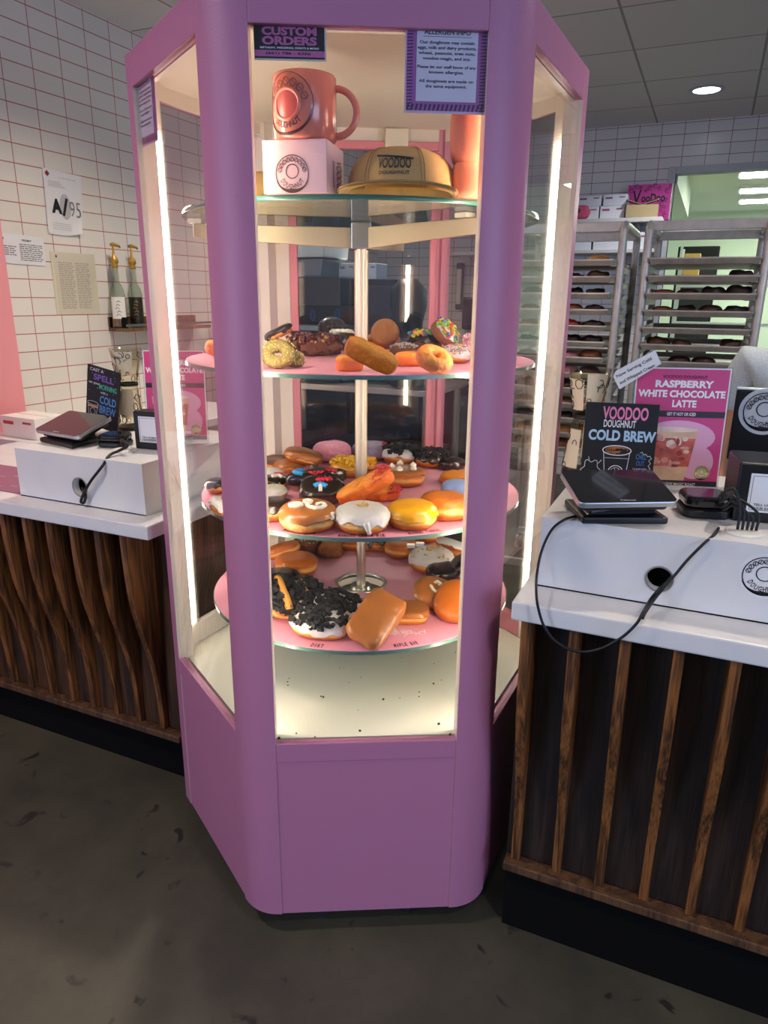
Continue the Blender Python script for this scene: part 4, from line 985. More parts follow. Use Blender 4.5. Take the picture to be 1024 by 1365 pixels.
for k in range(7):
    a = math.radians(20 + 140 * k / 6); cx = ah + ro * .72 * math.cos(a) / rm; cz = hz_ + ro * .72 * math.sin(a)
    b.tube([onmug(cx + .105 * math.cos(q * 2 * PI / 10), cz + .105 * rm * math.sin(q * 2 * PI / 10), .0006) for q in range(11)], .0005, 4, False)
    b.tube([onmug(cx + .06, cz - .05 * rm, .0006), onmug(cx - .05, cz + .06 * rm, .0006)], .0005, 4)
for k in range(26):
    a = math.radians(205 + 140 * k / 25); th = .0022 * (1 - abs(k - 12.5) / 13) + .0004
    a2 = math.radians(205 + 140 * (k + 1) / 25)
    f = .95
    b.tube([onmug(ah + ro * f * math.cos(a) / rm, hz_ + ro * f * math.sin(a), .0004), onmug(ah + ro * f * math.cos(a2) / rm, hz_ + ro * f * math.sin(a2), .0004)], th, 5)
for k, chh in enumerate('DOUGHNUT'):
    a = math.radians(222 + 96 * (k + .5) / 8); vs, fs, x0, x1, y0, y1 = text_mesh(chh, .02)
    s_ = ro * .22; cxx, czz = ah * rm + ro * .66 * math.cos(a), hz_ + ro * .66 * math.sin(a); rot = a + PI / 2
    out = []
    for v in vs:
        lx = (v.x - (x0 + x1) / 2) * s_ * 1.1; ly = (v.y - (y0 + y1) / 2) * s_ * 1.3
        X = cxx + lx * math.cos(rot) - ly * math.sin(rot); Z_ = czz + lx * math.sin(rot) + ly * math.cos(rot); out.append(onmug(X / rm, Z_, .0008))
    b.poly(out, fs)
b.build('printed_badge', mat('dark_print', '#4a1f20', .5), t)
b = MB(); hp = []
for k in range(13):
    a = math.radians(80 - 160 * k / 12); hp.append((rm - .002 + hm * .36 * math.cos(a) * 1.0, 0, hm * .47 + hm * .36 * math.sin(a)))
hp = [(rm - .004, 0, hp[0][2])] + hp + [(rm - .004, 0, hp[-1][2])]
b.tube(hp, .0062, 10); b.build('handle', CORAL, t, True)
# second coral mug peeking behind, only its rim and side
p2_ = Vector(bl) + Matrix.Rotation(ang, 3, 'Z') @ Vector((bw * .16, bw * .82, 0))

def cap(label, loc, rz, rc, hc, letters):
    t = thing('baseball_cap', label, 'cap', loc, Matrix.Rotation(rz, 3, 'Z'))
    TAN = mat('tan_cotton', '#bd9556', .85, var=.08, vs=25, bump=.2, bs=500)
    b = MB()
    def cr(i, j):
        a = i * 2 * PI; ph = j * PI / 2; rr = rc * (max(0, math.cos(ph)) ** .42 if j < 1 else 0); fz = hc * (math.sin(ph) ** .9)
        sg = 1 + .012 * abs(math.cos(3 * a)); front = max(0, -math.sin(a)); return (rr * math.cos(a) * sg, rr * math.sin(a) * 1.1 * sg, fz * (1 + .05 * front) + .008)
    b.grid(cr, 48, 12, True); bmesh.ops.remove_doubles(b.bm, verts=b.bm.verts[:], dist=1e-5); b.build('crown', TAN, t, True)
    b = MB()
    for q in range(6):
        a0 = q * PI / 3
        for da in (-.035, .035): b.tube([Vector(cr((a0 + da) / (2 * PI), jj / 14)) * 1.004 for jj in range(14)], .0006, 4)
    b.build('seam_stitching', mat('tan_edge', '#9a7a44', .8), t)
    b = MB(); b.lathe([(0, .006), (.007, .004), (.008, 0), (0, -.001)], 14, (0, 0, hc + .008)); b.build('button', TAN, t, True)
    b = MB()
    def brim(i, j, o=0):
        a = math.radians(-90 + (i - .5) * 165); r0 = rc * .985; ext = .056 * max(0, math.cos((i - .5) * PI)) ** .9
        rr = r0 + ext * j; x = rr * math.cos(a); y = rr * math.sin(a) * 1.08
        return (x, y, .004 + .016 * (1 - j) * math.cos((i - .5) * 2.4) + .006 * math.cos((i - .5) * 3) * j)
    zmin = .0
    b.grid(lambda i, j: Vector(brim(i, j, 0)), 28, 6); br_ = b.build('brim', TAN, t, True)
    so = br_.modifiers.new('thick', 'SOLIDIFY'); so.thickness = .004
    b = MB(); b.tube([Vector(brim(i / 24, 1, 0)) for i in range(1, 24)], .0022, 6); b.build('brim_edge', mat('tan_edge', '#9a7a44', .8), t, True)
    if letters:
        b = MB()
        def oncrown(u, v):
            a = -PI / 2 + u; ph = v; rr = rc * math.cos(ph) ** .42; return Vector((rr * math.cos(a), rr * math.sin(a) * 1.1, hc * math.sin(ph) ** .9 * (1 + .05 * math.cos(u)) + .008)) * 1.0 + Vector((0, -.0025, .001))
        for st, v0, hh, ww, bo in letters:
            vs, fs, x0, x1, y0, y1 = text_mesh(st, bo); out = []
            for v in vs: out.append(oncrown((v.x - (x0 + x1) / 2) / (x1 - x0) * ww, v0 + (v.y - (y0 + y1) / 2) / (y1 - y0) * hh))
            b.poly(out, fs)
        b.tube([oncrown(-.36 + .072 * k, .72 - .01 * k) for k in range(11)], .0016, 5)
        b.build('embroidery', mat('dark_thread', '#2a2018', .8), t)
    return t
cc_ = pz(530, 258, ZS)
rc_ = 142 * (dep(cc_) + .08) / F / 2
hc_ = py(535, 199, cc_.y + .07).z - ZS - .012
capc = cc_ + Vector((-.03, .088, 0)); 
cap('tan baseball cap with dark embroidered lettering on the glass shelf', (capc.x, capc.y, ZS), math.radians(16), rc_, hc_, [('VOODOO', .50, .28, .62, .02), ('DOUGHNUT', .27, .08, .56, .015)])
c2 = HC + Vector((-.255, .04, 0))
cap('second tan cap behind the gift box with its brim jutting to the left', (c2.x, c2.y, ZS), math.radians(-75), .082, .105, None)
# coral folded shirt bundle right of the cap
q0 = pz(612, 262, ZS)
tcl = thing('folded_shirt', 'bright coral cloth bundle standing on the glass shelf right of the tan cap', 'shirt', (q0.x + .017, q0.y + .06, ZS), Matrix.Rotation(math.radians(24), 3, 'Z'))
CORC = mat('coral_cloth', '#f09070', .8, bump=.1, bs=300)
def pillow(w_, d_, h, z0):
    b = MB(); b.grid(lambda i, j: ((abs(math.cos(i * 2 * PI)) ** .45) * (1 if math.cos(i * 2 * PI) > 0 else -1) * w_ / 2 * (max(0, math.cos((j - .5) * PI)) ** .18 if 0 < j < 1 else .0), (abs(math.sin(i * 2 * PI)) ** .45) * (1 if math.sin(i * 2 * PI) > 0 else -1) * d_ / 2 * (max(0, math.cos((j - .5) * PI)) ** .18 if 0 < j < 1 else .0), z0 + h / 2 + h / 2 * math.sin((j - .5) * PI)), 40, 16, True); return b
zt_ = py(625, 215, q0.y + .03).z - ZS
pillow(.105, .085, zt_, 0.001).build('lower_fold', CORC, tcl, True)
pillow(.11, .09, .13, zt_ - .006).build('upper_fold', CORC, tcl, True)

# ---------------------------------------------------------------- baking racks, pans and what is on them
RY = 3.5
def rack(label, x0, x1, y0, y1, zt, zs):
    t = thing('baking_rack', label, 'rack', ((x0 + x1) / 2, (y0 + y1) / 2, 0))
    r = .0135
    for x in (x0, x1):
        b = MB(); pth = [(x, y0, .09), (x, y0, zt - .05)] + [(x, y0 + .05 - .05 * math.cos(a), zt - .05 + .05 * math.sin(a)) for a in (PI / 8, PI / 4, 3 * PI / 8, PI / 2)] + [(x, y1 - .05, zt)] + [(x, y1 - .05 + .05 * math.sin(a), zt - .05 + .05 * math.cos(a)) for a in (PI / 8, PI / 4, 3 * PI / 8)] + [(x, y1, zt - .05), (x, y1, .09)]
        b.tube(pth, r * 1.35, 8); b.build('side_frame', ALU, t, True, world=True)
    for y in (y0 + .03, y1 - .03):
        MB().bb(x0, x1, y - .012, y + .012, zt - .03, zt + .012).build('top_bar', ALU, t, bevel=.003, world=True)
        MB().bb(x0, x1, y - .012, y + .012, .10, .14).build('bottom_bar', ALU, t, bevel=.003, world=True)
    for z in zs:
        for x, s in ((x0, 1), (x1, -1)):
            MB().prism([(x + s * .012, z), (x + s * .042, z), (x + s * .042, z - .002), (x + s * .014, z - .002), (x + s * .014, z - .025), (x + s * .012, z - .025)], y0 - .01, y1 + .01, 'Y').build('tray_runner', ALU, t, world=True)
    for x in (x0, x1):
        for y in (y0, y1):
            b = MB(); b.T = Matrix.Translation((x, y, .047)) @ Matrix.Rotation(PI / 2, 4, 'Y'); b.cyl((0, 0, 0), .047, .03, 16); b.build('caster', BLACK, t, world=True)
            MB().bb(x - .012, x + .012, y - .012, y + .012, .085, .1).build('caster_fork', STEEL, t, world=True)
    return t
ord_ = ['top', 'second', 'third', 'fourth', 'fifth', 'sixth', 'seventh', 'eighth', 'ninth', 'tenth', 'eleventh', 'twelfth', 'thirteenth']
def pan_proto(w_, d_):
    b = MB(); h = .024; e = .006
    o = [(-w_ / 2, -d_ / 2), (w_ / 2, -d_ / 2), (w_ / 2, d_ / 2), (-w_ / 2, d_ / 2)]
    def sc(k, z): return [(x - math.copysign(k, x), y - math.copysign(k, y), z) for x, y in o]
    lv = [sc(.014, 0), sc(.004, h - .003), sc(-.004, h - .001), sc(-.004, h + .003), sc(.006, h + .003), sc(.016, .002)]
    vs = [p for l in lv for p in l]; fs = [(3, 2, 1, 0)]
    for a in range(5):
        for k in range(4): fs.append((a * 4 + k, a * 4 + (k + 1) % 4, a * 4 + 4 + (k + 1) % 4, a * 4 + 4 + k))
    fs.append((20, 21, 22, 23)); b.poly(vs, fs)
    return b.build('sheet_pan', PAN)
PW_, PD_ = .452, .655
pan = pan_proto(PW_, PD_)
used = [False]
def put_pan(x, y, z, label, grp):
    o = pan if not used[0] else pan.copy()
    if used[0]: COL.objects.link(o)
    used[0] = True; o.location = (x, y, z); tag(o, label, 'baking sheet', grp); return o
zr2 = [1.605 - .073 * k for k in range(9)]
zr1 = [1.600 - .0715 * k for k in range(13)]
r2x0, r2x1 = -.30, .172
rack('right hand aluminium baking rack standing before the kitchen opening', r2x0, r2x1, RY, RY + .6, 1.775, zr2)
r1x0, r1x1 = -.91, -.405
rack('left hand aluminium baking rack half hidden behind the pink case', r1x0, r1x1, RY - .02, RY + .58, 1.775, zr1)
# lumpy pastries for the pans: a few shared shapes
def pastry_proto(kind, seed):
    rnd = random.Random(seed); b = MB(); off = Vector((seed * 3.1, seed, 0))
    def P(i, j):
        a = i * 2 * PI; ph = (j - .5) * PI; r = .05 * max(0, math.cos(ph)) ** .7; p = Vector((r * math.cos(a), r * math.sin(a) * .9, .023 + .023 * math.sin(ph)))
        k = 1 + .22 * noise.noise(p * 40 + off) if kind == 'lump' else 1 + .05 * noise.noise(p * 20 + off)
        return (p.x * k, p.y * k, max(0, p.z * (k if kind == 'lump' else 1)))
    b.grid(P, 22, 10, True); bmesh.ops.remove_doubles(b.bm, verts=b.bm.verts[:], dist=1e-5)
    me = D.meshes.new('pastry'); bmesh.ops.recalc_face_normals(b.bm, faces=b.bm.faces[:]); b.bm.to_mesh(me); b.bm.free(); me.polygons.foreach_set('use_smooth', [True] * len(me.polygons)); return me
PMATS = {k: mat('pastry_' + k, c, .5, var=.3, vs=40, bump=.4, bs=150) for k, c in dict(dark='#2b1a14', choc='#3d2218', brown='#7a4526', gold='#b0743a', red='#a03028', pink='#b06a72', nut='#4d3018').items()}
PME = {}
def pastry(kind, col, seed):
    k = (kind, col, seed)
    if k not in PME:
        me = pastry_proto(kind, seed); me.materials.append(PMATS[col]); PME[k] = me
    return PME[k]
cname = dict(dark='near black', choc='chocolate brown', brown='brown', gold='golden', red='red topped', pink='dusty pink', nut='nut covered')
def fill_pan(x, y, z, spec, where, grp):
    xs = [-.15, -.05, .05, .15]; pos = ['leftmost', 'second from the left', 'second from the right', 'rightmost']
    for i, col in enumerate(spec):
        if col is None: continue
        o = D.objects.new('tray_doughnut', pastry('lump' if col in ('nut', 'dark', 'red') else 'smooth', col, i)); COL.objects.link(o)
        o.location = (x + xs[i], y - PD_ / 2 + .085, z + .0025); o.rotation_euler = (0, 0, random.random() * 6); s = random.uniform(.92, 1.08); o.scale = (s, s, s * random.uniform(.9, 1.15))
        tag(o, f'{cname[col]} doughnut, {where}, {pos[i]}', 'doughnut', grp)
spec2 = [[None, None, None, None], [None, None, None, 'dark'], ['brown', 'choc', 'dark', 'dark'], ['brown', 'dark', 'choc', 'dark'], [None, None, None, None], ['nut', 'nut', None, 'nut'], [None, 'choc', 'choc', None], [None, None, None, None], ['brown', None, 'gold', None]]
xc2 = (r2x0 + r2x1) / 2
for k, z in enumerate(zr2):
    put_pan(xc2, RY + .29, z + .0003, f'metal baking sheet on the right rack, {ord_[k]} from the top', 'baking sheets on the right rack')
    fill_pan(xc2, RY + .29, z, spec2[k], f'{ord_[k]} sheet of right rack', 'doughnuts on the right rack')
spec1 = [[None, None, None, 'gold'], [None, None, 'dark', 'nut'], ['dark', 'dark', 'dark', 'dark'], ['brown', 'pink', 'brown', 'dark'], ['red', 'red', 'red', 'dark'], ['dark', 'choc', 'dark', 'dark'], ['brown', 'brown', 'pink', 'brown'], ['choc', 'choc', 'pink', 'choc'], ['dark', 'choc', 'choc', 'dark'], ['brown', 'choc', 'brown', 'brown'], ['dark', 'choc', 'dark', 'choc'], ['gold', 'gold', 'gold', 'gold'], ['brown', 'gold', 'brown', 'gold']]
xc1 = (r1x0 + r1x1) / 2
for k, z in enumerate(zr1):
    put_pan(xc1, RY + .27, z + .0003, f'metal baking sheet on the left rack, {ord_[k]} from the top', 'baking sheets on the left rack')
    fill_pan(xc1, RY + .27, z, spec1[k], f'{ord_[k]} sheet of left rack', 'doughnuts on the left rack')

# ---------------------------------------------------------------- shelves with boxes against the back wall
t = thing('wall_shelf', 'grey upper wall shelf holding white boxes against the back tiles', 'shelf', (-.9, 5.95, 1.99))
MB().bb(-2.0, -.42, 5.78, 6.095, 2.0, 2.03).build('board', mat('shelf_white', '#c9c6c0', .5), t, bevel=.002, world=True)
for x in (-1.8, -1.2, -.6): MB().prism([(6.095, 1.999), (5.85, 1.999), (6.095, 1.85)], x - .01, x + .01, 'X').build('bracket', ALU, t, world=True)
t = thing('wall_shelf', 'grey lower wall shelf with a row of white boxes behind the racks', 'shelf', (-.9, 5.95, 1.78))
MB().bb(-2.0, -.42, 5.78, 6.095, 1.79, 1.815).build('board', mat('shelf_white', '#c9c6c0', .5), t, bevel=.002, world=True)
for x in (-1.8, -1.2, -.6): MB().prism([(6.095, 1.789), (5.85, 1.789), (6.095, 1.65)], x - .01, x + .01, 'X').build('bracket', ALU, t, world=True)
for k, x in enumerate((-1.15, -.96, -.775)):
    carton(['white carton on the upper back shelf, leftmost', 'white carton on the upper back shelf, beside the pink bag', 'white carton on the upper back shelf, nearest the magenta box'][k], (x, 5.93, 2.03), (.175, .2, .09), 0, '#d9dadc', '#a8506a', group='white cartons on the back shelves')
    if k: carton(['', 'white carton stacked on the leftward upper shelf carton', 'white carton stacked beside the magenta box, upper of two'][k], (x + .01, 5.93, 2.1215), (.17, .19, .075), .03, '#d0d3d8', '#8a4a66', group='white cartons on the back shelves')
for k, x in enumerate((-1.2, -1.0, -.8, -.6)):
    carton(['white carton on the lower back shelf, leftmost', 'white carton on the lower back shelf, second', 'white carton on the lower back shelf, third', 'white carton on the lower back shelf, rightmost'][k], (x, 5.93, 1.815), (.185, .2, .12), 0, '#d3d6da', '#a8506a', group='white cartons on the back shelves')
t = thing('pink_bag', 'small pink bag on the upper back shelf above the left rack', 'bag', (-1.02, 5.83, 2.03))
def bagf(i, j):
    a = i * 2 * PI; ph = (j - .5) * PI; k = 1 + .1 * noise.noise(Vector((math.cos(a) * 3, math.sin(a) * 3, j * 5)))
    return (.085 * math.copysign(abs(math.cos(a)) ** .6, math.cos(a)) * max(0, math.cos(ph)) ** .4 * k, .035 * math.sin(a) * max(0, math.cos(ph)) ** .4 * k, .052 + .05 * math.sin(ph))
b = MB(); b.grid(bagf, 28, 14, True); b.build('bag_body', mat('bag_pink', '#c4506e', .5), t, True)
b = MB(); b.T = Matrix.Translation((0, -.036, .06)) @ Matrix.Rotation(PI / 2, 4, 'X'); b.disc(0, 0, .018, 0); b.build('dark_spot', mat('dark_red', '#5a1e30', .5), t)
# magenta shop box leaning beside the opening
a = py(838, 247, 6.0); c = py(897, 243, 6.0)
t = thing('magenta_box', 'flat magenta box with black curly lettering on the shelf beside the opening', 'box', (a.x, 6.0, 2.0305))
MW = c.x - a.x; MH = a.z - 2.0305
MB().bb(0, MW, 0, .06, 0, MH).build('box_body', mat('magenta_card', '#c23a90', .5), t, bevel=.002)
b = MB(); b.T = Matrix.Translation((0, -.001, 0)) @ Matrix.Rotation(PI / 2, 4, 'X')
b.text('V', MW * .22, MH * .64, MW * .2, MH * .40, 0, .02); b.text('ooDoo', MW * .60, MH * .62, MW * .54, MH * .24, 0, .035)
b.circ(MW * .45, MH * .1, MW * .27, .004, 0, 0, PI, ry=MH * .36); b.circ(MW * .45, MH * .1, MW * .12, .004, 0, 0, PI, ry=MH * .15)
for x, y, r in ((.2, .95, .05), (.62, .95, .05), (.03, .6, .05), (.3, .42, .05), (.97, .92, .04), (.8, .45, .05), (.15, .15, .06), (.9, .12, .05), (.42, .82, .03), (.12, .35, .06), (.85, .3, .07), (.9, .8, .05), (.5, .9, .05), (.08, .85, .05), (.72, .88, .04), (.3, .9, .04), (.9, .55, .04)):
    b.circ(MW * x, MH * y, MW * r, .003, 0, .5, 5.6, n=14); b.circ(MW * x, MH * y, MW * r * .5, .003, 0, 0, 4, n=10)
b.build('lettering', INK, t)
t = thing('cardboard_box', 'open tan cardboard box in front of the magenta box', 'box', (-.57, 5.84, 2.0305), Matrix.Rotation(.12, 3, 'Z'))
CARD = mat('cardboard', '#a89468', .7)
b = MB(); b.bb(-.11, .11, -.05, .05, 0, .085); b.build('box_body', CARD, t, bevel=.002)
for s in (-1, 1): MB().box((s * .06, 0, .104), (.115, .10, .003), Matrix.Rotation(s * -.32, 3, 'Y')).build('flap', CARD, t)

# kitchen contents seen through the opening
t = thing('wire_shelving', 'white wire shelving unit in the bright kitchen behind the right rack', 'shelving', (.1, 7.9, 0))
WS = mat('white_wire', '#dfe6dc', .4)
for x in (-.35, .55):
    for y in (7.7, 8.1): MB().bb(x - .012, x + .012, y - .012, y + .012, 0, 1.95).build('upright', WS, t, world=True)
for z in (.4, .85, 1.25, 1.6):
    b = MB()
    for k in range(8): b.bb(-.35, .55, 7.7 + .0571 * k - .004, 7.7 + .0571 * k + .004, z, z + .006)
    b.bb(-.35, .55, 7.69, 7.71, z - .02, z + .012); b.build('wire_deck', WS, t, world=True)
carton('tan carton on the kitchen shelving seen through the opening', (-.25, 7.9, 1.613), (.14, .2, .28), 0, '#c9a254', '#6a4a2a')
t = thing('fire_box', 'dark cupboard standing in the kitchen beside the opening edge', 'cupboard', (-.2, 8.65, 0))
MB().bb(-.42, -.02, 8.45, 8.85, 0, 2.0).build('cupboard_body', BLACK, t, bevel=.01, world=True)
MB().bb(-.40, -.04, 8.43, 8.449, .1, 1.9).build('door', mat('dark_grey_door', '#26282a', .4), t, bevel=.004, world=True)

# ---------------------------------------------------------------- equipment seen through the rear of the case
EY = 3.95
ztab = pz(480, 527, .98); TZ = .97
e0 = py(398, 527, EY - .3).x; e1 = py(566, 527, EY - .3).x
t = thing('prep_table', 'stainless prep table with an undershelf behind the case', 'table', ((e0 + e1) / 2, EY, 0))
tx0, tx1, ty0, ty1 = e0 - .35, e1 + .05, EY - .32, EY + .32
MB().bb(tx0, tx1, ty0, ty1, TZ - .035, TZ).build('tabletop', STEEL, t, bevel=.003, world=True)
for x in (tx0 + .05, tx1 - .05):
    for y in (ty0 + .05, ty1 - .05): MB().lathe([(0, .001), (.02, .001), (.02, TZ - .036), (0, TZ - .036)], 14, (x, y, 0)).build('leg', STEEL, t, world=True)
MB().bb(tx0 + .03, tx1 - .03, ty0 + .03, ty1 - .03, .28, .30).build('undershelf', STEEL, t, world=True)
for k in range(3):
    x = tx0 + .16 + k * (tx1 - tx0 - .3) / 2.2
    tt = thing('storage_crate', ['dark plastic crate on the prep table undershelf, left', 'dark plastic crate on the prep table undershelf, middle', 'dark plastic crate on the prep table undershelf, right'][k], 'crate', (x, EY, .3005), group='crates under the prep table')
    b = MB(); b.prism([(-.13, 0), (.13, 0), (.15, .26), (.142, .26), (.124, .008), (-.124, .008), (-.142, .26), (-.15, .26)], -.2, .2, 'Y'); b.bb(-.13, .13, -.2, -.192, .005, .25); b.bb(-.13, .13, .192, .2, .005, .25); b.build('crate_body', mat('dark_crate', '#24262c', .5), tt)
    MB().bb(-.155, .155, -.205, .205, .261, .285).build('lid', mat('crate_lid', '#3a3a40', .4), tt, bevel=.006)
# black brewer
m0 = py(396, 370, EY); m1 = py(475, 370, EY)
mx0, mx1, mz = m0.x - .03, m1.x, m0.z
t = thing('coffee_brewer', 'black commercial coffee brewer with a steel drip tray behind the case', 'coffee machine', ((mx0 + mx1) / 2, EY, TZ))
MB().bb(mx0, mx1, EY + .02, EY + .3, TZ + .001, mz).build('back_housing', mat('brewer_black', '#1d1f22', .3), t, bevel=.008, world=True)
MB().bb(mx0, mx1, EY - .2, EY + .019, mz - .16, mz).build('head', mat('brewer_dark', '#2c2f33', .3), t, bevel=.01, world=True)
dz = py(430, 434, EY - .2).z
MB().bb(mx0 + .01, mx1 - .02, EY - .22, EY + .018, dz - .03, dz).build('drip_tray', mat('tray_steel', '#8fa3b0', .3, metal=.6), t, bevel=.004, world=True)
MB().bb(mx0, mx1, EY - .22, EY + .018, TZ + .001, dz - .031).build('base', BLACK, t, bevel=.006, world=True)
for px_, nm in ((413, 0), (446, 1)):
    q = py(px_, 420, EY - .02); b = MB(); b.T = Matrix.Translation((q.x, EY - .001 + .018, q.z)) @ Matrix.Rotation(PI / 2, 4, 'X'); b.circ(0, 0, .016, .004, 0, ry=.034, n=20); b.circ(0, 0, .008, .003, 0, ry=.02, n=16)
    b.build('blue_badge', mat('badge_blue', '#4a7fc0', .4), t, world=True)
t = thing('dark_backdrop', 'long black cabinet added as a dark backdrop behind the prep table', 'backdrop', (py(500, 560, 4.5).x, 4.6, 0))  # invented block, added to keep the view below the table dark
fx0, fx1 = max(XL + .03, py(392, 560, 4.45).x - .1), py(648, 560, 4.45).x + .1
MB().bb(fx0, fx1, 4.42, 5.0, .06, 1.06).build('backdrop_body', mat('backdrop_black', '#17181b', .3), t, bevel=.006, world=True)
for k in range(3):
    dx = (fx1 - fx0) / 3; MB().bb(fx0 + dx * k + .01, fx0 + dx * (k + 1) - .01, 4.395, 4.419, .1, 1.0).build('backdrop_door', mat('backdrop_door_black', '#202226', .22), t, bevel=.005, world=True)
    MB().bb(fx0 + dx * k + .04, fx0 + dx * (k + 1) - .04, 4.375, 4.394, .93, .95).build('door_handle', STEEL, t, bevel=.003, world=True)
MB().bb(fx0 + .02, fx1 - .02, 4.45, 4.98, 0, .059).build('plinth', MATTE, t, world=True)
# translucent bin on the brewer
c0 = py(398, 348, EY); c1 = py(440, 348, EY); ctz = py(420, 324, EY).z
t = thing('storage_bin', 'translucent white lidded bin on top of the black brewer', 'bin', ((c0.x + c1.x) / 2 - .06, EY + .05, mz + .001))
bw_ = (c1.x - c0.x) + .12; bh_ = ctz - mz - .002
MB().prism([(-bw_ * .45, 0), (bw_ * .45, 0), (bw_ * .5, bh_ * .55), (-bw_ * .5, bh_ * .55)], -.14, .14, 'Y').build('bin_body', mat('bin_grey', '#7d8288', .4), t, bevel=.01)
MB().prism([(-bw_ * .54, bh_ * .56), (bw_ * .54, bh_ * .56), (bw_ * .57, bh_ * .93), (bw_ * .52, bh_), (-bw_ * .52, bh_), (-bw_ * .57, bh_ * .93)], -.16, .16, 'Y').build('lid', mat('bin_white', '#c4d2d2', .4), t, bevel=.008)
# small white appliance boxes on the brewer and side cupboard
k0 = py(478, 372, EY); k1 = py(530, 372, EY)
t = thing('black_cupboard', 'black counter cupboard beside the coffee brewer behind the case', 'cupboard', ((k0.x + k1.x) / 2, EY, TZ))
MB().bb(mx1 + .006, k1.x, EY - .02, EY + .3, TZ + .001, mz - .01).build('cupboard_body', mat('brewer_black', '#1d1f22', .3), t, bevel=.006, world=True)
MB().bb(mx1 + .012, k1.x - .006, EY - .035, EY - .021, TZ + .03, mz - .05).build('door', mat('brewer_dark', '#2c2f33', .3), t, bevel=.004, world=True)
q0 = py(444, 366, EY + .1)
carton('white appliance box on the black brewer behind the case pole', (py(457, 366, EY + .1).x + .012, EY + .21, mz + .001), (.11, .16, .085), 0, '#cfd6da', '#7a8fa0')
carton('white box on the black cupboard just right of the case pole', (py(497, 366, EY + .1).x, EY + .12, mz - .009), (.10, .16, .09), 0, '#c9d6dc', '#4a80b0')
# invented black shape standing in for an unclear dark silhouette
gx = py(518, 400, EY - .1); gz = py(518, 372, EY - .1).z
t = thing('dark_silhouette', 'rounded black stand-in for a dark silhouette beside the cupboard behind the case', 'silhouette', (gx.x + .13, EY - .12, TZ))
gh = gz - TZ
MB().lathe([(0, .001), (.10, .001), (.10, gh * .2), (.075, gh * .3), (.085, gh * .6), (.105, gh * .75), (.10, gh * .9), (.05, gh), (0, gh)], 28).build('silhouette_body', mat('silhouette_black', '#131318', .4), t, True)
MB().lathe([(0, gh * .30), (.03, gh * .30), (.04, gh * .34), (.02, gh * .36), (0, gh * .36)], 16, (0, -.08, 0)).build('spout', STEEL, t, True)
# bag of rolls on the table
q = py(450, 515, EY - .14); q.y -= .12
t = thing('bread_bag', 'crumpled clear plastic bag of white rolls on the prep table', 'bag', (q.x, q.y + .12, TZ + .001))
def bg_(i, j):
    a = i * 2 * PI; ph = (j - .5) * PI; p = Vector((math.cos(a) * math.cos(ph), math.sin(a) * math.cos(ph), math.sin(ph))); k = 1 + .22 * noise.noise(p * 3.5) + .1 * noise.noise(p * 9)
    return (p.x * .12 * k, p.y * .09 * k, .045 + p.z * .045 * (1 if p.z < 0 else k))
b = MB(); b.grid(bg_, 34, 18, True); b.build('bag_body', mat('bag_film', '#c2cac6', .25, var=.15, vs=25), t, True)
# soap dispenser and rail on the back tiles
a = py(617, 396, 6.0); c = py(638, 440, 6.0)
t = thing('soap_dispenser', 'tall black soap dispenser on the back tiles right of the rear case post', 'dispenser', ((a.x + c.x) / 2, 6.09, c.z))
MB().bb(a.x, c.x, 5.98, 6.098, c.z, a.z).build('dispenser_body', mat('brewer_black', '#1d1f22', .3), t, bevel=.02, world=True)
MB().bb(a.x + .03, c.x - .03, 5.97, 5.979, c.z + .01, c.z + .05).build('push_bar', BLACK, t, bevel=.003, world=True)
a = py(606, 350, 6.0); c = py(613, 412, 6.0)
t = thing('tool_rail', 'grey vertical holder hanging on the back tiles beside the rear case post', 'holder', ((a.x + c.x) / 2, 6.09, c.z))
MB().bb(a.x, c.x, 6.05, 6.098, c.z, a.z).build('holder_body', mat('holder_grey', '#4c5358', .4), t, bevel=.01, world=True)
MB().bb(a.x + .01, c.x - .01, 6.035, 6.049, c.z + .04, a.z - .05).build('front_plate', ALU, t, bevel=.003, world=True)

# ---------------------------------------------------------------- the person behind the right counter
nk = py(1092, 470, 2.3)
def skin(name, nodes, edges, m, parent, sub=2):
    me = D.meshes.new(name); me.from_pydata([n_[0] for n_ in nodes], edges, []); o = D.objects.new(name, me); COL.objects.link(o)
    sk = o.modifiers.new('skin', 'SKIN'); sk.use_smooth_shade = True
    for i, n_ in enumerate(nodes):
        r = n_[1]; r = (r, r) if not isinstance(r, tuple) else r; me.skin_vertices[0].data[i].radius = r; me.skin_vertices[0].data[i].use_root = (i == 0)
    s = o.modifiers.new('sub', 'SUBSURF'); s.levels = sub; s.render_levels = sub
    me.materials.append(m); o.parent = parent; return o
ns = nk.z / 1.42
per = thing('person', 'person in a grey heather t-shirt standing behind the right counter, cut by the frame', 'person', (nk.x, 2.3, 0), Matrix.Scale(ns, 3))
SKIN = mat('skin', '#c98a66', .5, sss=.1)
def body(grow=0):
    return None
nodes = [((0, 0, .93), (.15, .11)), ((0, 0, 1.08), (.135, .10)), ((0, .01, 1.24), (.155, .11)), ((0, .01, 1.36), (.11, .085)), ((0, .0, 1.43), (.055, .058)), ((0, -.01, 1.50), (.055, .06)), ((0, -.02, 1.575), (.075, .095)), ((0, -.015, 1.66), (.07, .09)),
 ((-.17, .01, 1.375), .062), ((-.24, .02, 1.12), .045), ((-.23, -.12, .92), .033), ((-.22, -.19, .86), .028),
 ((.17, .01, 1.375), .062), ((.24, .02, 1.12), .045), ((.23, -.12, .92), .033), ((.22, -.19, .86), .028),
 ((-.095, 0, .84), .10), ((-.10, .0, .47), .062), ((-.10, .03, .08), .042), ((-.10, -.10, .035), .034),
 ((.095, 0, .84), .10), ((.10, .0, .47), .062), ((.10, .03, .08), .042), ((.10, -.10, .035), .034)]
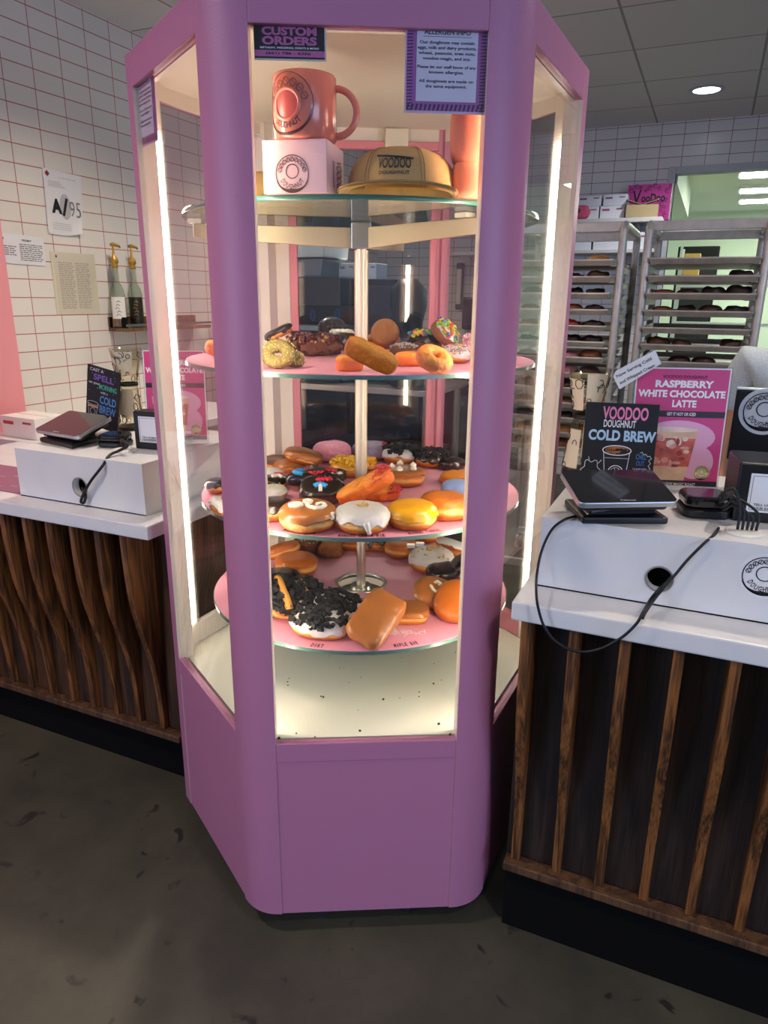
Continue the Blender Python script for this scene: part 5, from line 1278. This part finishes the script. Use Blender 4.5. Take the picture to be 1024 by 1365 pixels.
edges = [(0, 1), (1, 2), (2, 3), (3, 4), (4, 5), (5, 6), (6, 7), (3, 8), (8, 9), (9, 10), (10, 11), (3, 12), (12, 13), (13, 14), (14, 15), (0, 16), (16, 17), (17, 18), (18, 19), (0, 20), (20, 21), (21, 22), (22, 23)]
for sx in (-1, 1):
    bi = 11 if sx < 0 else 15; bx = sx * .22
    for k, (dx, ln) in enumerate(((-.022, .058), (-.008, .066), (.008, .062), (.021, .05))):
        i = len(nodes); nodes.append(((bx + dx, -.225, .845), .0095)); nodes.append(((bx + dx * 1.15, -.225 - ln * .6, .83), .0085)); nodes.append(((bx + dx * 1.15, -.225 - ln, .808), .0075)); edges += [(bi, i), (i, i + 1), (i + 1, i + 2)]
    i = len(nodes); nodes.append(((bx - sx * .035, -.205, .845), .011)); nodes.append(((bx - sx * .05, -.24, .83), .0095)); edges += [(bi, i), (i, i + 1)]
skin('body', nodes, edges, SKIN, per)
SHIRT = mat('grey_heather', '#b3c0c8', .85, var=.2, vs=300)
sn = [((0, 0, .90), (.165, .125)), ((0, 0, 1.08), (.15, .115)), ((0, .01, 1.24), (.168, .122)), ((0, .012, 1.35), (.125, .098)), ((0, .008, 1.405), (.075, .075)), ((-.17, .01, 1.378), .073), ((-.225, .015, 1.22), .066), ((.17, .01, 1.378), .073), ((.225, .015, 1.22), .066)]
skin('t_shirt', sn, [(0, 1), (1, 2), (2, 3), (3, 4), (3, 5), (5, 6), (3, 7), (7, 8)], SHIRT, per)
b = MB(); b.tube([(.073 * math.cos(k * PI / 12), .072 * math.sin(k * PI / 12) + .003, 1.422 - .022 * -math.sin(k * PI / 12) - (.0)) for k in range(25)], .009, 8, False); b.build('collar', mat('grey_collar', '#6f6a6a', .85), per, True)
skin('trousers', [((0, 0, .90), (.16, .12)), ((-.095, 0, .82), .11), ((-.10, 0, .47), .078), ((-.10, .03, .10), .06), ((.095, 0, .82), .11), ((.10, 0, .47), .078), ((.10, .03, .10), .06)], [(0, 1), (1, 2), (2, 3), (0, 4), (4, 5), (5, 6)], mat('black_trousers', '#1a1a1e', .8), per)
b = MB()
def hair(i, j):
    a = i * 2 * PI; ph = .15 * PI + (j) * PI * .345; return (.086 * math.cos(a) * max(0, math.cos(ph)) ** .7, .105 * math.sin(a) * max(0, math.cos(ph)) ** .7 + .005, 1.60 + .125 * math.sin(ph))
b.grid(hair, 26, 9, True); ho = b.build('hair', mat('dark_hair', '#2a1c14', .6), per, True); so = ho.modifiers.new('t', 'SOLIDIFY'); so.thickness = .012
for s in (-1, 1):
    b = MB(); b.lathe([(0, .006), (.008, .004), (.011, 0), (0, -.004)], 14); e_ = b.build('eye', mat('eye_white', '#e9e6e0', .3), per, True); e_.location = (s * .03, -.098, 1.60); e_.rotation_euler = (PI / 2, 0, 0)
b = MB(); b.tube([(0, -.098, 1.60), (0, -.118, 1.565), (0, -.10, 1.555)], [.008, .013, .008], 8); b.build('nose', SKIN, per, True)
b = MB(); b.tube([(-.022, -.094, 1.527), (0, -.10, 1.525), (.022, -.094, 1.527)], [.003, .006, .003], 8); b.build('mouth', mat('lips', '#a8605a', .5), per, True)
for s in (-1, 1):
    b = MB(); b.tube([(s * .062, -.01, 1.62), (s * .068, .0, 1.60), (s * .062, -.005, 1.565)], [.008, .012, .007], 8); b.build('ear', SKIN, per, True)

# ---------------------------------------------------------------- doughnuts
GLZ = dough_mat('glazed_dough', '#b05816', '#dfa153'); GLZ2 = dough_mat('golden_dough', '#c26a18', '#eab868')
OLD = dough_mat('old_fashioned_dough', '#cc6210', '#e08a2a', False, .55); CAKE = dough_mat('chocolate_cake_dough', '#6b3a20', '#7d4a2c', False, .7)
BRN = dough_mat('brown_cake_dough', '#8c4e28', '#a0622f', False, .65)
IC = dict(choc=mat('choc_icing', '#2a1812', .25, coat=.3, bump=.08, bs=60), maple=mat('maple_icing', '#a5622e', .32, coat=.2, var=.08, vs=30, bump=.1, bs=70),
          white=mat('white_icing', '#d3ccc6', .4, var=.06, vs=40, bump=.25, bs=90), mango=mat('mango_icing', '#e39f14', .3, coat=.2, var=.06, vs=20),
          blue=mat('blue_icing', '#8fa3d6', .4, var=.2, vs=25), pink=mat('pink_sugar', '#d68aa0', .6, var=.15, vs=120, bump=.4, bs=300),
          purple=mat('purple_sugar', '#8a7a92', .6, var=.25, vs=60, bump=.4, bs=300), orange=mat('orange_maple_icing', '#b9611e', .28, coat=.3),
          frost=mat('choc_frosting', '#5a3320', .45, bump=.2, bs=60))
PIPE = dict(w=mat('white_piping', '#f4ead6', .4), r=mat('red_piping', '#d0203a', .35), b=mat('blue_piping', '#2f9bd8', .4), pb=mat('peanut_drizzle', '#c9985a', .45), o=mat('orange_caramel', '#c88a3a', .4))
COOKIE = mat('cookie_chunk', '#1e1c20', .75, var=.3, vs=60); YEL = mat('mango_chunk', '#f0b62a', .4); PNUT = mat('nut_chunk', '#b9894a', .6); BACON = mat('dark_red_chunk', '#5a1d16', .4, coat=.3)
SPRK = [mat('sprinkle_' + c, h, .4) for c, h in (('red', '#d84a52'), ('white', '#f3efe6'), ('blue', '#4a78b8'), ('yellow', '#eac23a'), ('green', '#57a84a'), ('pink', '#e08aa8'))]
CER = [mat('cereal_' + c, h, .6) for c, h in (('yellow', '#e8c23a'), ('orange', '#e07e2a'), ('green', '#6fb23a'), ('blue', '#4a6aa8'), ('red', '#c8483a'))]
def polar(L, W, n):
    return lambda a: 1 / ((abs(math.cos(a)) / L) ** n + (abs(math.sin(a)) / W) ** n) ** (1 / n)
def surf_fn(kind, R, h, W=None, n=2.0, seed=0, rough=.03, hole=.28, groove=0):
    pw, qz = (.47, .76) if n < 3 else ((.36, .62) if n < 4 else (.22, .42))
    off = Vector((seed * 1.7, seed * 2.3, seed * .9)); W = W or R
    rad = polar(R, W, n)
    if kind == 'doll':
        def rad(a):
            d = lambda c, w_: math.exp(-((math.atan2(math.sin(a - c), math.cos(a - c))) / w_) ** 2)
            return R * (.50 + .50 * d(0, .38) + .34 * d(1.25, .28) + .34 * d(-1.25, .28) + .42 * d(2.65, .26) + .42 * d(-2.65, .26))
    def S(a, ph, o=0):
        if kind == 'ring':
            rm = (R + R * hole) / 2; rr = (R - R * hole) / 2 * (1 + .05 * math.sin(3 * a + seed)); q = (rr + o) * math.cos(ph); p = Vector(((rm + q) * math.cos(a), (rm + q) * math.sin(a), (h / 2 + o) * math.sin(ph)))
            dn = Vector((math.cos(a) * math.cos(ph), math.sin(a) * math.cos(ph), math.sin(ph)))
        else:
            c = max(0, math.cos(ph)); s = math.sin(ph); r = rad(a) * c ** pw; z = h / 2 * math.copysign(abs(s) ** qz, s)
            dn = Vector((math.cos(a) * c, math.sin(a) * c, s)); p = Vector((r * math.cos(a), r * math.sin(a), z)) + dn * o
        k = noise.noise(p * (18 if rough < .08 else 42) + off) * rough * R * 1.5 + noise.noise(p * 55 + off) * rough * R * .6 + noise.noise(p * 130 + off) * rough * R * .3
        p = p + dn * k
        if groove and p.z > 0:
            yy = p.y / W + .12 * math.sin(p.x / R * 4); p.z -= groove * h * (math.exp(-(yy / .16) ** 2) + .5 * math.exp(-((abs(yy) - .6) / .12) ** 2)) * min(1, max(0, 1.1 - (p.x / R) ** 4))
        p.z = max(p.z, -h * .44)
        return p
    return S
def rot24(tx=0, ty=0, spin=0):
    return Matrix.Rotation(math.radians(24), 3, 'Z') @ Matrix.Rotation(math.radians(tx), 3, 'X') @ Matrix.Rotation(math.radians(ty), 3, 'Y') @ Matrix.Rotation(math.radians(spin), 3, 'Z')
DGRP = {Z2: 'doughnuts on the upper pink shelf', Z3: 'doughnuts on the middle pink shelf', Z4: 'doughnuts on the lowest pink shelf'}
dn_seed = [0]
def dn(label, zs, px_, py_, wpx, dough=None, kind='shell', asp=1.0, n=2.0, hr=.42, ice=None, edge=.0, wav=.22, tilt=(0, 0), spin=0, lift=0, rough=.03, hole=.28, top=None, pipe=None, name='doughnut', back=0, groove=0, drip=None):
    """one doughnut: px_,py_ centre and width wpx in the frame; asp = width across / length"""
    dn_seed[0] += 1; sd = dn_seed[0]; rnd = random.Random(sd)
    dough = dough or GLZ; Rm = rot24(tilt[0], tilt[1], spin)
    zc = zs + .02
    for it in range(4):
        P = pz(px_, py_, zc) if abs(zc - O.z) > .06 or it == 0 else P
        dd = dep(P); R = wpx * dd / F / 2; h = R * 2 * hr * (asp if kind != 'ring' else 1) ** .5
        S = surf_fn(kind, R, h, R * asp, n, sd, rough, hole, groove)
        zmin = min((Rm @ S(a * PI / 12, ph * PI / 8)).z for a in range(24) for ph in range(-7, 9))
        zc = zs + .0008 - zmin + lift
    P = pz(px_, py_, zc)
    if back: P = P + Vector((P.x - O.x, P.y - O.y, 0)).normalized() * back
    t = thing(name, label, 'doughnut', (P.x, P.y, zc), Rm, DGRP[zs])
    b = MB()
    if kind == 'ring': b.grid(lambda i, j: S(i * 2 * PI, j * 2 * PI), 64, 28, True, True)
    else:
        b.grid(lambda i, j: S(i * 2 * PI, (j - .5) * PI), 64, 26, True); bmesh.ops.remove_doubles(b.bm, verts=b.bm.verts[:], dist=1e-5)
    b.build('dough', dough, t, True)
    if ice:
        f1, f2, f3 = rnd.random() * 6, rnd.random() * 6, rnd.random() * 6
        def e0(a): return edge + wav * (.5 * math.sin(3 * a + f1) + .3 * math.sin(7 * a + f2) + .25 * math.sin(12 * a + f3))
        b = MB()
        def I(i, j):
            a = i * 2 * PI; p0 = e0(a); p1 = PI / 2 if kind != 'ring' else PI - e0(a + 2) * .6
            ph = p0 + (p1 - p0) * j; o = .0032 if 0.02 < j < (.98 if kind == 'ring' else 1.1) else -.001
            if .02 < j < .12: o = .0042
            return S(a, ph, o)
        nv = 14
        b.grid(lambda i, j: I(i, j ** 1.3 if kind != 'ring' else j), 66, nv, True)
        if kind != 'ring': bmesh.ops.remove_doubles(b.bm, verts=b.bm.verts[:], dist=1e-5)
        ic = b.build('icing', IC[ice], t, True)
    def topP(u, v, o=.0035):
        """u,v in -1..1 over the top face"""
        a = math.atan2(v, u); rr = min(.985, math.hypot(u, v)); 
        if kind == 'ring':
            ph = PI * (1 - rr); return S(a, max(.15, min(PI - .15, ph)), o)
        c = rr; ph = math.acos(min(1, c ** (1 / (.47 if n < 3 else (.36 if n < 4 else .22))))) if c > 0 else PI / 2
        return S(a, ph, o)
    if top:
        kinds = top if isinstance(top, list) else [top]
        for tp in kinds:
            b = MB()
            if tp in ('cookie', 'nuts', 'mangochunk', 'bacon', 'dust', 'cereal', 'sprinkle', 'pebble', 'redsprinkle', 'flake', 'dollop', 'centre'):
                num = dict(cookie=125, nuts=80, mangochunk=70, bacon=60, dust=150, cereal=46, sprinkle=190, pebble=120, redsprinkle=130, flake=26, centre=14, dollop=5)[tp]
                for k in range(num):
                    while True:
                        u, v = rnd.uniform(-1, 1), rnd.uniform(-1, 1)
                        if u * u + v * v < (.92 if tp != 'dollop' else .3): break
                    if tp == 'centre': u, v = u * .25, v * .25 + .1
                    if tp == 'redsprinkle': u = .62 + .36 * rnd.random()
                    if tp == 'dollop': a_ = k * 2.51 + .6; u, v = .55 * math.cos(a_), .55 * math.sin(a_)
                    p = topP(u, v, .0035)
                    s_ = dict(cookie=rnd.uniform(.006, .0145), nuts=rnd.uniform(.004, .008), mangochunk=rnd.uniform(.007, .013), bacon=rnd.uniform(.008, .014), dust=.0016, cereal=rnd.uniform(.0055, .008), sprinkle=.0016, pebble=rnd.uniform(.0022, .004), redsprinkle=.003, flake=rnd.uniform(.003, .006), centre=rnd.uniform(.003, .007), dollop=.009)[tp]
                    E = Matrix.Rotation(rnd.random() * 6, 3, 'Z') @ Matrix.Rotation(rnd.random() * 6, 3, 'X')
                    if tp == 'sprinkle': b.mi = rnd.randrange(6); b.box(p, (.0075, s_, s_), E)
                    elif tp == 'cereal':
                        b.mi = rnd.randrange(5); old = b.T; b.T = Matrix.Translation(p + Vector((0, 0, .003))) @ E.to_4x4(); b.lathe([(s_ * .5, -s_ * .35), (s_, -s_ * .3), (s_, s_ * .3), (s_ * .5, s_ * .35)], 9, close=True); b.T = old
                    elif tp == 'dollop':
                        old = b.T; b.T = Matrix.Translation(p) @ Matrix.Rotation(rnd.random(), 4, 'Z'); b.lathe([(0, -.003), (s_, -.002), (s_ * .9, .004), (s_ * .3, .009), (0, .011)], 10); b.T = old
                    else:
                        q = [Vector((x, y, z)) * s_ * .5 * Vector((1, .8, .7)).length / 1.4 for x in (-1, 1) for y in (-1, 1) for z in (-1, 1)]
                        q = [p + Vector((0, 0, s_ * .2)) + E @ Vector((v_.x * rnd.uniform(.6, 1.3), v_.y * rnd.uniform(.5, 1.1), v_.z * rnd.uniform(.4, 1.0))) for v_ in q]
                        b.poly(q, [(0, 1, 3, 2), (4, 6, 7, 5), (0, 4, 5, 1), (2, 3, 7, 6), (0, 2, 6, 4), (1, 5, 7, 3)])
                m_ = dict(cookie=COOKIE, nuts=PNUT, mangochunk=YEL, bacon=BACON, dust=mat('sugar_dust', '#c9b878', .5), pebble=mat('pebble_mix', '#b8b0a8', .6), redsprinkle=mat('red_sugar', '#c81c3a', .4), flake=mat('tan_flake', '#c9a45e', .6), centre=mat('tan_flake', '#c9a45e', .6), dollop=PIPE['w']).get(tp)
                nm = dict(cookie='cookie_crumbs', nuts='chopped_nuts', mangochunk='fruit_chunks', bacon='crunchy_chunks', dust='sugar_crystals', cereal='cereal_rings', sprinkle='sprinkles', pebble='cereal_flakes', redsprinkle='red_sugar', flake='cookie_flakes', centre='cookie_flakes', dollop='cream_dollops')[tp]
                o = b.build(nm, m_ if m_ else (SPRK if tp == 'sprinkle' else CER), t, False)
                if tp not in ('dollop',): o['kind'] = 'stuff'
    if drip is not None:
        b = MB(); b.tube([S(drip + .03 * k, .35 - .16 * k, .0028) for k in range(6)], [.0085, .0075, .006, .005, .0046, .005], 8); b.build('icing_drip', IC[ice], t, True)
    if pipe:
        for col, pts, r in pipe:
            b = MB(); out = []
            for i in range(len(pts) - 1):
                for k in range(5):
                    f = k / 5; out.append(topP(pts[i][0] + (pts[i + 1][0] - pts[i][0]) * f, pts[i][1] + (pts[i + 1][1] - pts[i][1]) * f, .0045))
            out.append(topP(pts[-1][0], pts[-1][1], .0045)); b.tube(out, r, 7); b.build(dict(w='white_piping', r='red_piping', b='blue_piping', pb='peanut_drizzle', o='caramel_drizzle')[col], PIPE[col], t, True)
    return t
def zig(x0, x1, y, amp, k): return [(x0 + (x1 - x0) * i / k, y + amp * (1 if i % 2 else -1)) for i in range(k + 1)]
def drizzle(col, seed, n=4, r=.0022):
    rd = random.Random(seed); return [(col, [(rd.uniform(-.8, .8), rd.uniform(-.8, .8)) for _ in range(7)], r) for _ in range(n)]
SWIRL = [('w', [(-.62, -.12), (-.5, .02), (-.28, .05), (-.2, -.1), (-.34, -.22), (-.56, -.2), (-.6, -.1)], .0042), ('w', [(-.18, .25), (-.05, .34), (.1, .26), (.06, .12), (-.08, .1), (-.16, .2)], .0042), ('w', [(-.02, -.05), (.08, -.26), (.3, -.42), (.5, -.32), (.6, -.1), (.5, .05), (.32, .0), (.36, -.12)], .0045), ('w', [(.86, -.36), (.8, -.45), (.88, -.52), (.82, -.62)], .003)]
FACE = [('b', [(-.28, -.25), (-.1, -.12), (.1, -.12), (.3, -.25)], .006), ('w', [(.02, -.2), (.04, -.42), (.05, -.7)], .0048), ('r', zig(-.2, .5, .3, .12, 8), .0038)]

# upper pink shelf
dn('chocolate iced cut bar end at the back left of the upper shelf', Z2, 372, 446, 40, GLZ, asp=.55, n=3.5, hr=.42, ice='choc', tilt=(10, -25), spin=10, lift=.035, back=.08)
dn('gold sugared ring doughnut leaning at the left of the upper shelf', Z2, 371, 472, 46, dough_mat('gold_sugar_dough', '#75652f', '#86743a', False, .6), 'ring', hr=.34, tilt=(50, 0), rough=.05, hole=.14, top='dust')
dn('gold sugared ring doughnut lying half behind the leaning one', Z2, 392, 481, 30, dough_mat('gold_sugar_dough', '#75652f', '#86743a', False, .6), 'ring', hr=.42, tilt=(20, 10), hole=.16, top='dust', back=.02)
for i, (x, y, w_, lb) in enumerate([(401, 462, 36, 'left'), (420, 465, 38, 'middle'), (438, 464, 36, 'right')]):
    dn(f'dark chocolate doughnut heaped with caramel nut pieces, {lb} of three on the upper shelf', Z2, x, y, w_, CAKE, hr=.6, rough=.16, top=['bacon', 'nuts'] if i < 2 else ['bacon'], back=.05 - .01 * i)
dn('upright chocolate cake ring at the back of the upper shelf behind the nut doughnuts', Z2, 443, 442, 38, CAKE, 'ring', hr=.36, ice='choc', tilt=(55, 0), hole=.15, back=.15)
dn('chocolate doughnut topped with white frosting left of the pole on the upper shelf', Z2, 456, 457, 38, CAKE, hr=.62, ice='choc', edge=-.2, pipe=[('w', zig(-.7, .7, .1, .28, 9), .006), ('w', zig(-.5, .5, -.3, .15, 6), .005)], back=.06)
dn('long orange buttermilk bar lying across another at the front of the upper shelf', Z2, 495, 473, 78, dough_mat('buttermilk_dough', '#e27414', '#f09a34', False, .55), asp=.42, n=3, hr=.58, tilt=(14, 25), spin=-6, lift=.014, rough=.07, groove=.22)
dn('short orange cake piece under the long buttermilk bar', Z2, 466, 484, 37, OLD, asp=.8, n=3, hr=.66, rough=.07, spin=5, groove=.12)
dn('brown cake ring leaning upright just right of the pole on the upper shelf', Z2, 513, 447, 42, BRN, hr=.52, tilt=(62, -12), rough=.05, lift=.012, back=.12)
dn('brown cake ring lying flat under the leaning brown ring', Z2, 511, 458, 50, BRN, 'ring', hr=.40, hole=.2, back=.10)
dn('chocolate crumb doughnut hidden behind the orange rings on the upper shelf', Z2, 538, 470, 40, CAKE, hr=.34, rough=.08, top='pebble', back=.07)
dn('orange old fashioned ring lying flat in the middle of the upper shelf', Z2, 546, 480, 44, OLD, 'ring', hr=.44, hole=.2, rough=.045, back=.03)
dn('orange old fashioned ring tilted toward the front of the upper shelf', Z2, 579, 479, 52, OLD, 'ring', hr=.42, tilt=(30, 22), hole=.12, rough=.05)
dn('chocolate doughnut topped with bright cereal rings on the upper shelf', Z2, 567, 458, 46, CAKE, hr=.5, ice='choc', top='cereal', lift=.008, back=.05)
dn('brown doughnut with colourful cereal rings standing on edge at the back of the upper shelf', Z2, 592, 448, 44, BRN, hr=.42, tilt=(25, 38), top=['cereal'], lift=.02, ice='white', edge=.5, back=.11)
dn('sprinkle covered doughnut at the right front of the upper shelf', Z2, 610, 474, 36, GLZ, hr=.5, ice='white', tilt=(14, 0), top='sprinkle', back=.03)
dn('pink sprinkle ring leaning at the far right of the upper shelf', Z2, 630, 465, 36, GLZ, 'ring', hr=.4, ice='pink', tilt=(40, 40), top='sprinkle', hole=.2, back=.02)
dn('orange glazed doughnut at the far left of the upper shelf, seen through the left glass', Z2, 287, 465, 28, OLD, hr=.7, tilt=(0, 20), rough=.05)

# middle pink shelf, back to front
dn('chocolate frosted doughnut with swirled frosting at the back left of the middle shelf', Z3, 371, 617, 42, GLZ, hr=.4, ice='frost', wav=.3, pipe=[('pb', [(-.6, -.1), (0, .3), (.6, .1)], .001)])
dn('maple iced bar leaning on a second one at the back of the middle shelf', Z3, 405, 612, 50, GLZ, asp=.6, n=3, hr=.42, ice='maple', tilt=(6, 12), spin=-5, lift=.02, back=.03)
dn('maple iced doughnut under the leaning maple bar on the middle shelf', Z3, 385, 622, 44, GLZ, hr=.36, ice='maple', back=.02)
dn('pink sugar coated round doughnut at the back of the middle shelf', Z3, 443, 608, 50, GLZ, hr=.5, ice='pink', edge=-.5, wav=.1, back=.06)
dn('purple grey sugared doughnut behind the pole on the middle shelf', Z3, 494, 608, 50, GLZ, hr=.46, ice='purple', edge=-.2, wav=.12, top='redsprinkle', back=.07)
dn('ring doughnut heaped with yellow fruit chunks left of the pole on the middle shelf', Z3, 463, 624, 44, GLZ, hr=.5, ice='mango', top='mangochunk')
dn('smaller doughnut with yellow chunks just right of the pole on the middle shelf', Z3, 488, 623, 26, GLZ, hr=.5, ice='mango', top='mangochunk', back=.02)
dn('white frosted doughnut covered in black cookie crumbs at the back of the middle shelf', Z3, 535, 612, 48, GLZ, hr=.44, ice='white', top='cookie', back=.05)
dn('black cookie doughnut with peanut drizzle at the back right of the middle shelf', Z3, 575, 615, 44, GLZ, hr=.44, ice='choc', top='cookie', pipe=drizzle('pb', 3, 4), back=.03)
dn('dark chocolate doughnut at the back right edge of the middle shelf', Z3, 602, 620, 34, GLZ, hr=.44, ice='choc', edge=-.6, back=.02)
dn('maple doughnut with white cream dollops right of the pole on the middle shelf', Z3, 538, 635, 56, GLZ, hr=.42, ice='maple', edge=.4, top='dollop')
dn('dark chocolate doll shaped doughnut with red and blue piping, rear of the two', Z3, 425, 640, 86, GLZ, 'doll', hr=.26, ice='choc', edge=-.35, wav=.12, spin=182, tilt=(8, 0), lift=.004, pipe=[('b', [(.62, -.2), (.72, 0), (.62, .22)], .006), ('r', zig(-.2, .4, .25, .1, 6), .0035), ('r', zig(-.8, -.3, -.1, .1, 6), .003)])
dn('dark chocolate doll shaped doughnut with a blue and white mark, front of the two', Z3, 428, 655, 54, GLZ, 'shell', asp=.8, n=3, hr=.52, ice='choc', edge=-.35, wav=.15, tilt=(24, 0), pipe=FACE, lift=.002)
dn('glazed doughnut with white powder icing at the left edge of the middle shelf', Z3, 362, 633, 30, GLZ, hr=.5, ice='white', wav=.1)
dn('chocolate doughnut with red and white piping at the left edge of the middle shelf', Z3, 366, 643, 36, GLZ, hr=.42, ice='choc', pipe=[('w', [(-.1, -.4), (.3, -.1), (.6, -.3)], .005), ('r', [(0, .1), (.3, .3), (.5, .1)], .006)])
dn('white iced sprinkled doughnut at the left edge of the middle shelf', Z3, 364, 657, 36, GLZ, hr=.42, ice='white', top='dust')
dn('chocolate iced round doughnut at the left of the middle shelf beside the maple cream one', Z3, 366, 679, 50, GLZ, hr=.5, ice='choc', edge=.05)
dn('maple iced round doughnut with white swirl piping at the front of the middle shelf', Z3, 411, 688, 75, GLZ2, hr=.40, ice='maple', edge=.12, wav=.16, tilt=(5, 0), pipe=SWIRL)
dn('white iced round doughnut with one drip and crumbs, front centre of the middle shelf', Z3, 483, 690, 71, GLZ2, hr=.42, ice='white', edge=.02, wav=.3, tilt=(5, 0), top='centre', drip=-1.42)
dn('bright yellow mango iced round doughnut at the front of the middle shelf', Z3, 549, 686, 67, GLZ2, hr=.44, ice='mango', edge=.0, wav=.1, tilt=(3, 0))
dn('large sugared glazed round doughnut right of the yellow iced one', Z3, 594, 674, 70, GLZ2, hr=.44, ice=None, rough=.05)
dn('pale blue frosted doughnut at the right of the middle shelf', Z3, 611, 652, 42, GLZ, hr=.45, ice='blue', edge=-.4, wav=.1)
dn('orange crackled doughnut at the right of the middle shelf behind the blue one', Z3, 608, 638, 42, OLD, hr=.40, rough=.05)
dn('long cinnamon sugared fritter with red sugar end propped over another', Z3, 488, 648, 84, OLD, asp=.42, n=2.6, hr=.50, tilt=(8, -30), spin=0, lift=.016, rough=.07, groove=.14, top='redsprinkle')
dn('cinnamon sugared fritter with red sugar end lying under the propped one', Z3, 504, 660, 62, OLD, asp=.55, n=2.6, hr=.42, rough=.05, top='redsprinkle', back=.02)
dn('chocolate topped doughnut at the middle shelf far left, seen through the left glass', Z3, 290, 648, 30, GLZ, hr=.6, ice='choc')
dn('white wrapped cream doughnut at the left of the middle shelf, seen through the left glass', Z3, 295, 676, 30, GLZ, hr=.6, ice='white', tilt=(0, 25), pipe=[('r', [(-.3, 0), (.3, .2)], .003)])

# lowest pink shelf
dn('glazed bar at the back left of the lowest shelf', Z4, 378, 733, 46, GLZ, asp=.6, n=2.6, hr=.5, tilt=(0, -18), spin=0, lift=.014)
dn('dark chocolate crumb doughnut at the back left of the lowest shelf', Z4, 411, 731, 42, CAKE, hr=.6, rough=.12, top='pebble', back=.04)
dn('brown crumb coated doughnut beside the dark crumb one on the lowest shelf', Z4, 440, 733, 34, BRN, hr=.6, rough=.12, back=.01)
dn('glazed long bar at the back of the lowest shelf left of the pole', Z4, 468, 731, 50, GLZ, asp=.5, n=3, hr=.5, spin=-8, back=.05)
dn('glazed bar with chocolate drip and white piping right of the pole on the lowest shelf', Z4, 501, 730, 42, GLZ, asp=.6, n=3, hr=.52, ice='choc', edge=.1, wav=.5, pipe=[('w', [(-.5, -.5), (-.1, -.35), (.3, -.5)], .004)], back=.04)
dn('glazed round doughnut at the back of the lowest shelf behind the white iced one', Z4, 535, 733, 46, GLZ, hr=.5, back=.02)
dn('golden doughnut at the back right of the lowest shelf', Z4, 571, 722, 44, GLZ, hr=.45, back=.08)
dn('pale pink iced doughnut with crumb centre on the right of the lowest shelf', Z4, 575, 746, 58, GLZ, hr=.40, ice='white', edge=.05, tilt=(4, 0), top=['flake', 'centre'])
dn('white iced long bar at the back right edge of the lowest shelf', Z4, 602, 731, 46, GLZ, asp=.55, n=3, hr=.5, ice='white', edge=.6, spin=-35, lift=.012, tilt=(0, 8))
dn('plain dark chocolate doughnut below the white iced one on the lowest shelf', Z4, 593, 763, 48, CAKE, hr=.38, ice='choc', edge=-.7, wav=.05)
dn('chocolate iced doughnut leaning at the right edge of the lowest shelf', Z4, 616, 754, 36, GLZ, hr=.5, ice='choc', tilt=(10, -40), lift=.005)
dn('maple glazed round doughnut at the left of the lowest shelf', Z4, 395, 752, 56, GLZ2, hr=.42, ice='orange', edge=.3, wav=.06)
dn('chocolate iced round doughnut at the left of the lowest shelf behind the leaning one', Z4, 374, 772, 50, GLZ, hr=.42, ice='choc', edge=-.2, lift=.006)
dn('crumb topped doughnut with a caramel strip leaning at the lowest shelf left edge', Z4, 373, 797, 60, GLZ2, hr=.42, ice='choc', edge=.55, wav=.1, tilt=(28, 38), top='cookie', pipe=[('o', [(-.5, .6), (-.2, .1), (.1, -.4), (.3, -.7)], .011)])
dn('black cookie doughnut with peanut butter drizzle on the left of the lowest shelf', Z4, 402, 795, 58, GLZ, hr=.44, ice='choc', edge=-.1, tilt=(12, -8), top='cookie', pipe=drizzle('pb', 9, 5, .0024), lift=.003)
dn('white frosted bar heaped with black cookie chunks, front left of the lowest shelf', Z4, 426, 831, 76, GLZ2, asp=.66, n=2.7, hr=.40, ice='white', edge=-.05, wav=.2, tilt=(10, 4), spin=-8, top='cookie')
dn('white frosted bar heaped with black cookie chunks, behind the front one', Z4, 450, 813, 62, GLZ, asp=.72, n=2.6, hr=.46, ice='white', edge=-.05, tilt=(6, 10), spin=-4, top='cookie', back=.02)
dn('brown doughnut half hidden between the cookie bar and the maple bar', Z4, 481, 816, 40, GLZ, hr=.42, ice='maple', back=.02)
dn('rectangular maple iced bar leaning at the front centre of the lowest shelf', Z4, 502, 824, 84, GLZ2, asp=.62, n=5.5, hr=.30, ice='maple', edge=-.1, wav=.12, tilt=(30, 6), spin=60, rough=.035)
dn('maple iced bar lying under the leaning maple bar on the lowest shelf', Z4, 541, 817, 58, GLZ2, asp=.8, n=4, hr=.32, ice='maple', edge=.1, wav=.1)
dn('maple iced doughnut with white swirl piping at the right of the lowest shelf', Z4, 578, 791, 54, GLZ, hr=.42, ice='maple', edge=.05, tilt=(18, 5), pipe=[('w', [(0, .2), (.15, .35), (.3, .2), (.2, .05)], .004), ('w', [(-.2, .0), (-.1, -.3), (.1, -.5), (.2, -.4)], .004)])
dn('smooth orange maple iced doughnut tilted at the right edge of the lowest shelf', Z4, 607, 801, 58, GLZ, hr=.36, ice='orange', edge=-.1, wav=.06, tilt=(38, -20))
# sugar dusting left on the lowest disc
b = MB(); rnd = random.Random(4); q = pz(535, 843, Z4)
for k in range(120):
    x, y = rnd.gauss(0, .022), rnd.gauss(0, .007); r = rnd.uniform(.0006, .0018); v = RI * x + Vector((-RI.y, RI.x, 0)) * y
    b.box((q.x + v.x, q.y + v.y, Z4 + r * .5 + .0002), (r * 2, r * 2, r), Matrix.Rotation(k, 3, 'Z'))
tag(b.build('icing_flakes', mat('sugar_flake', '#f0dcd6', .6)), 'white sugar flakes spilled on the lowest pink shelf under the maple bars', 'crumbs', kind='stuff')
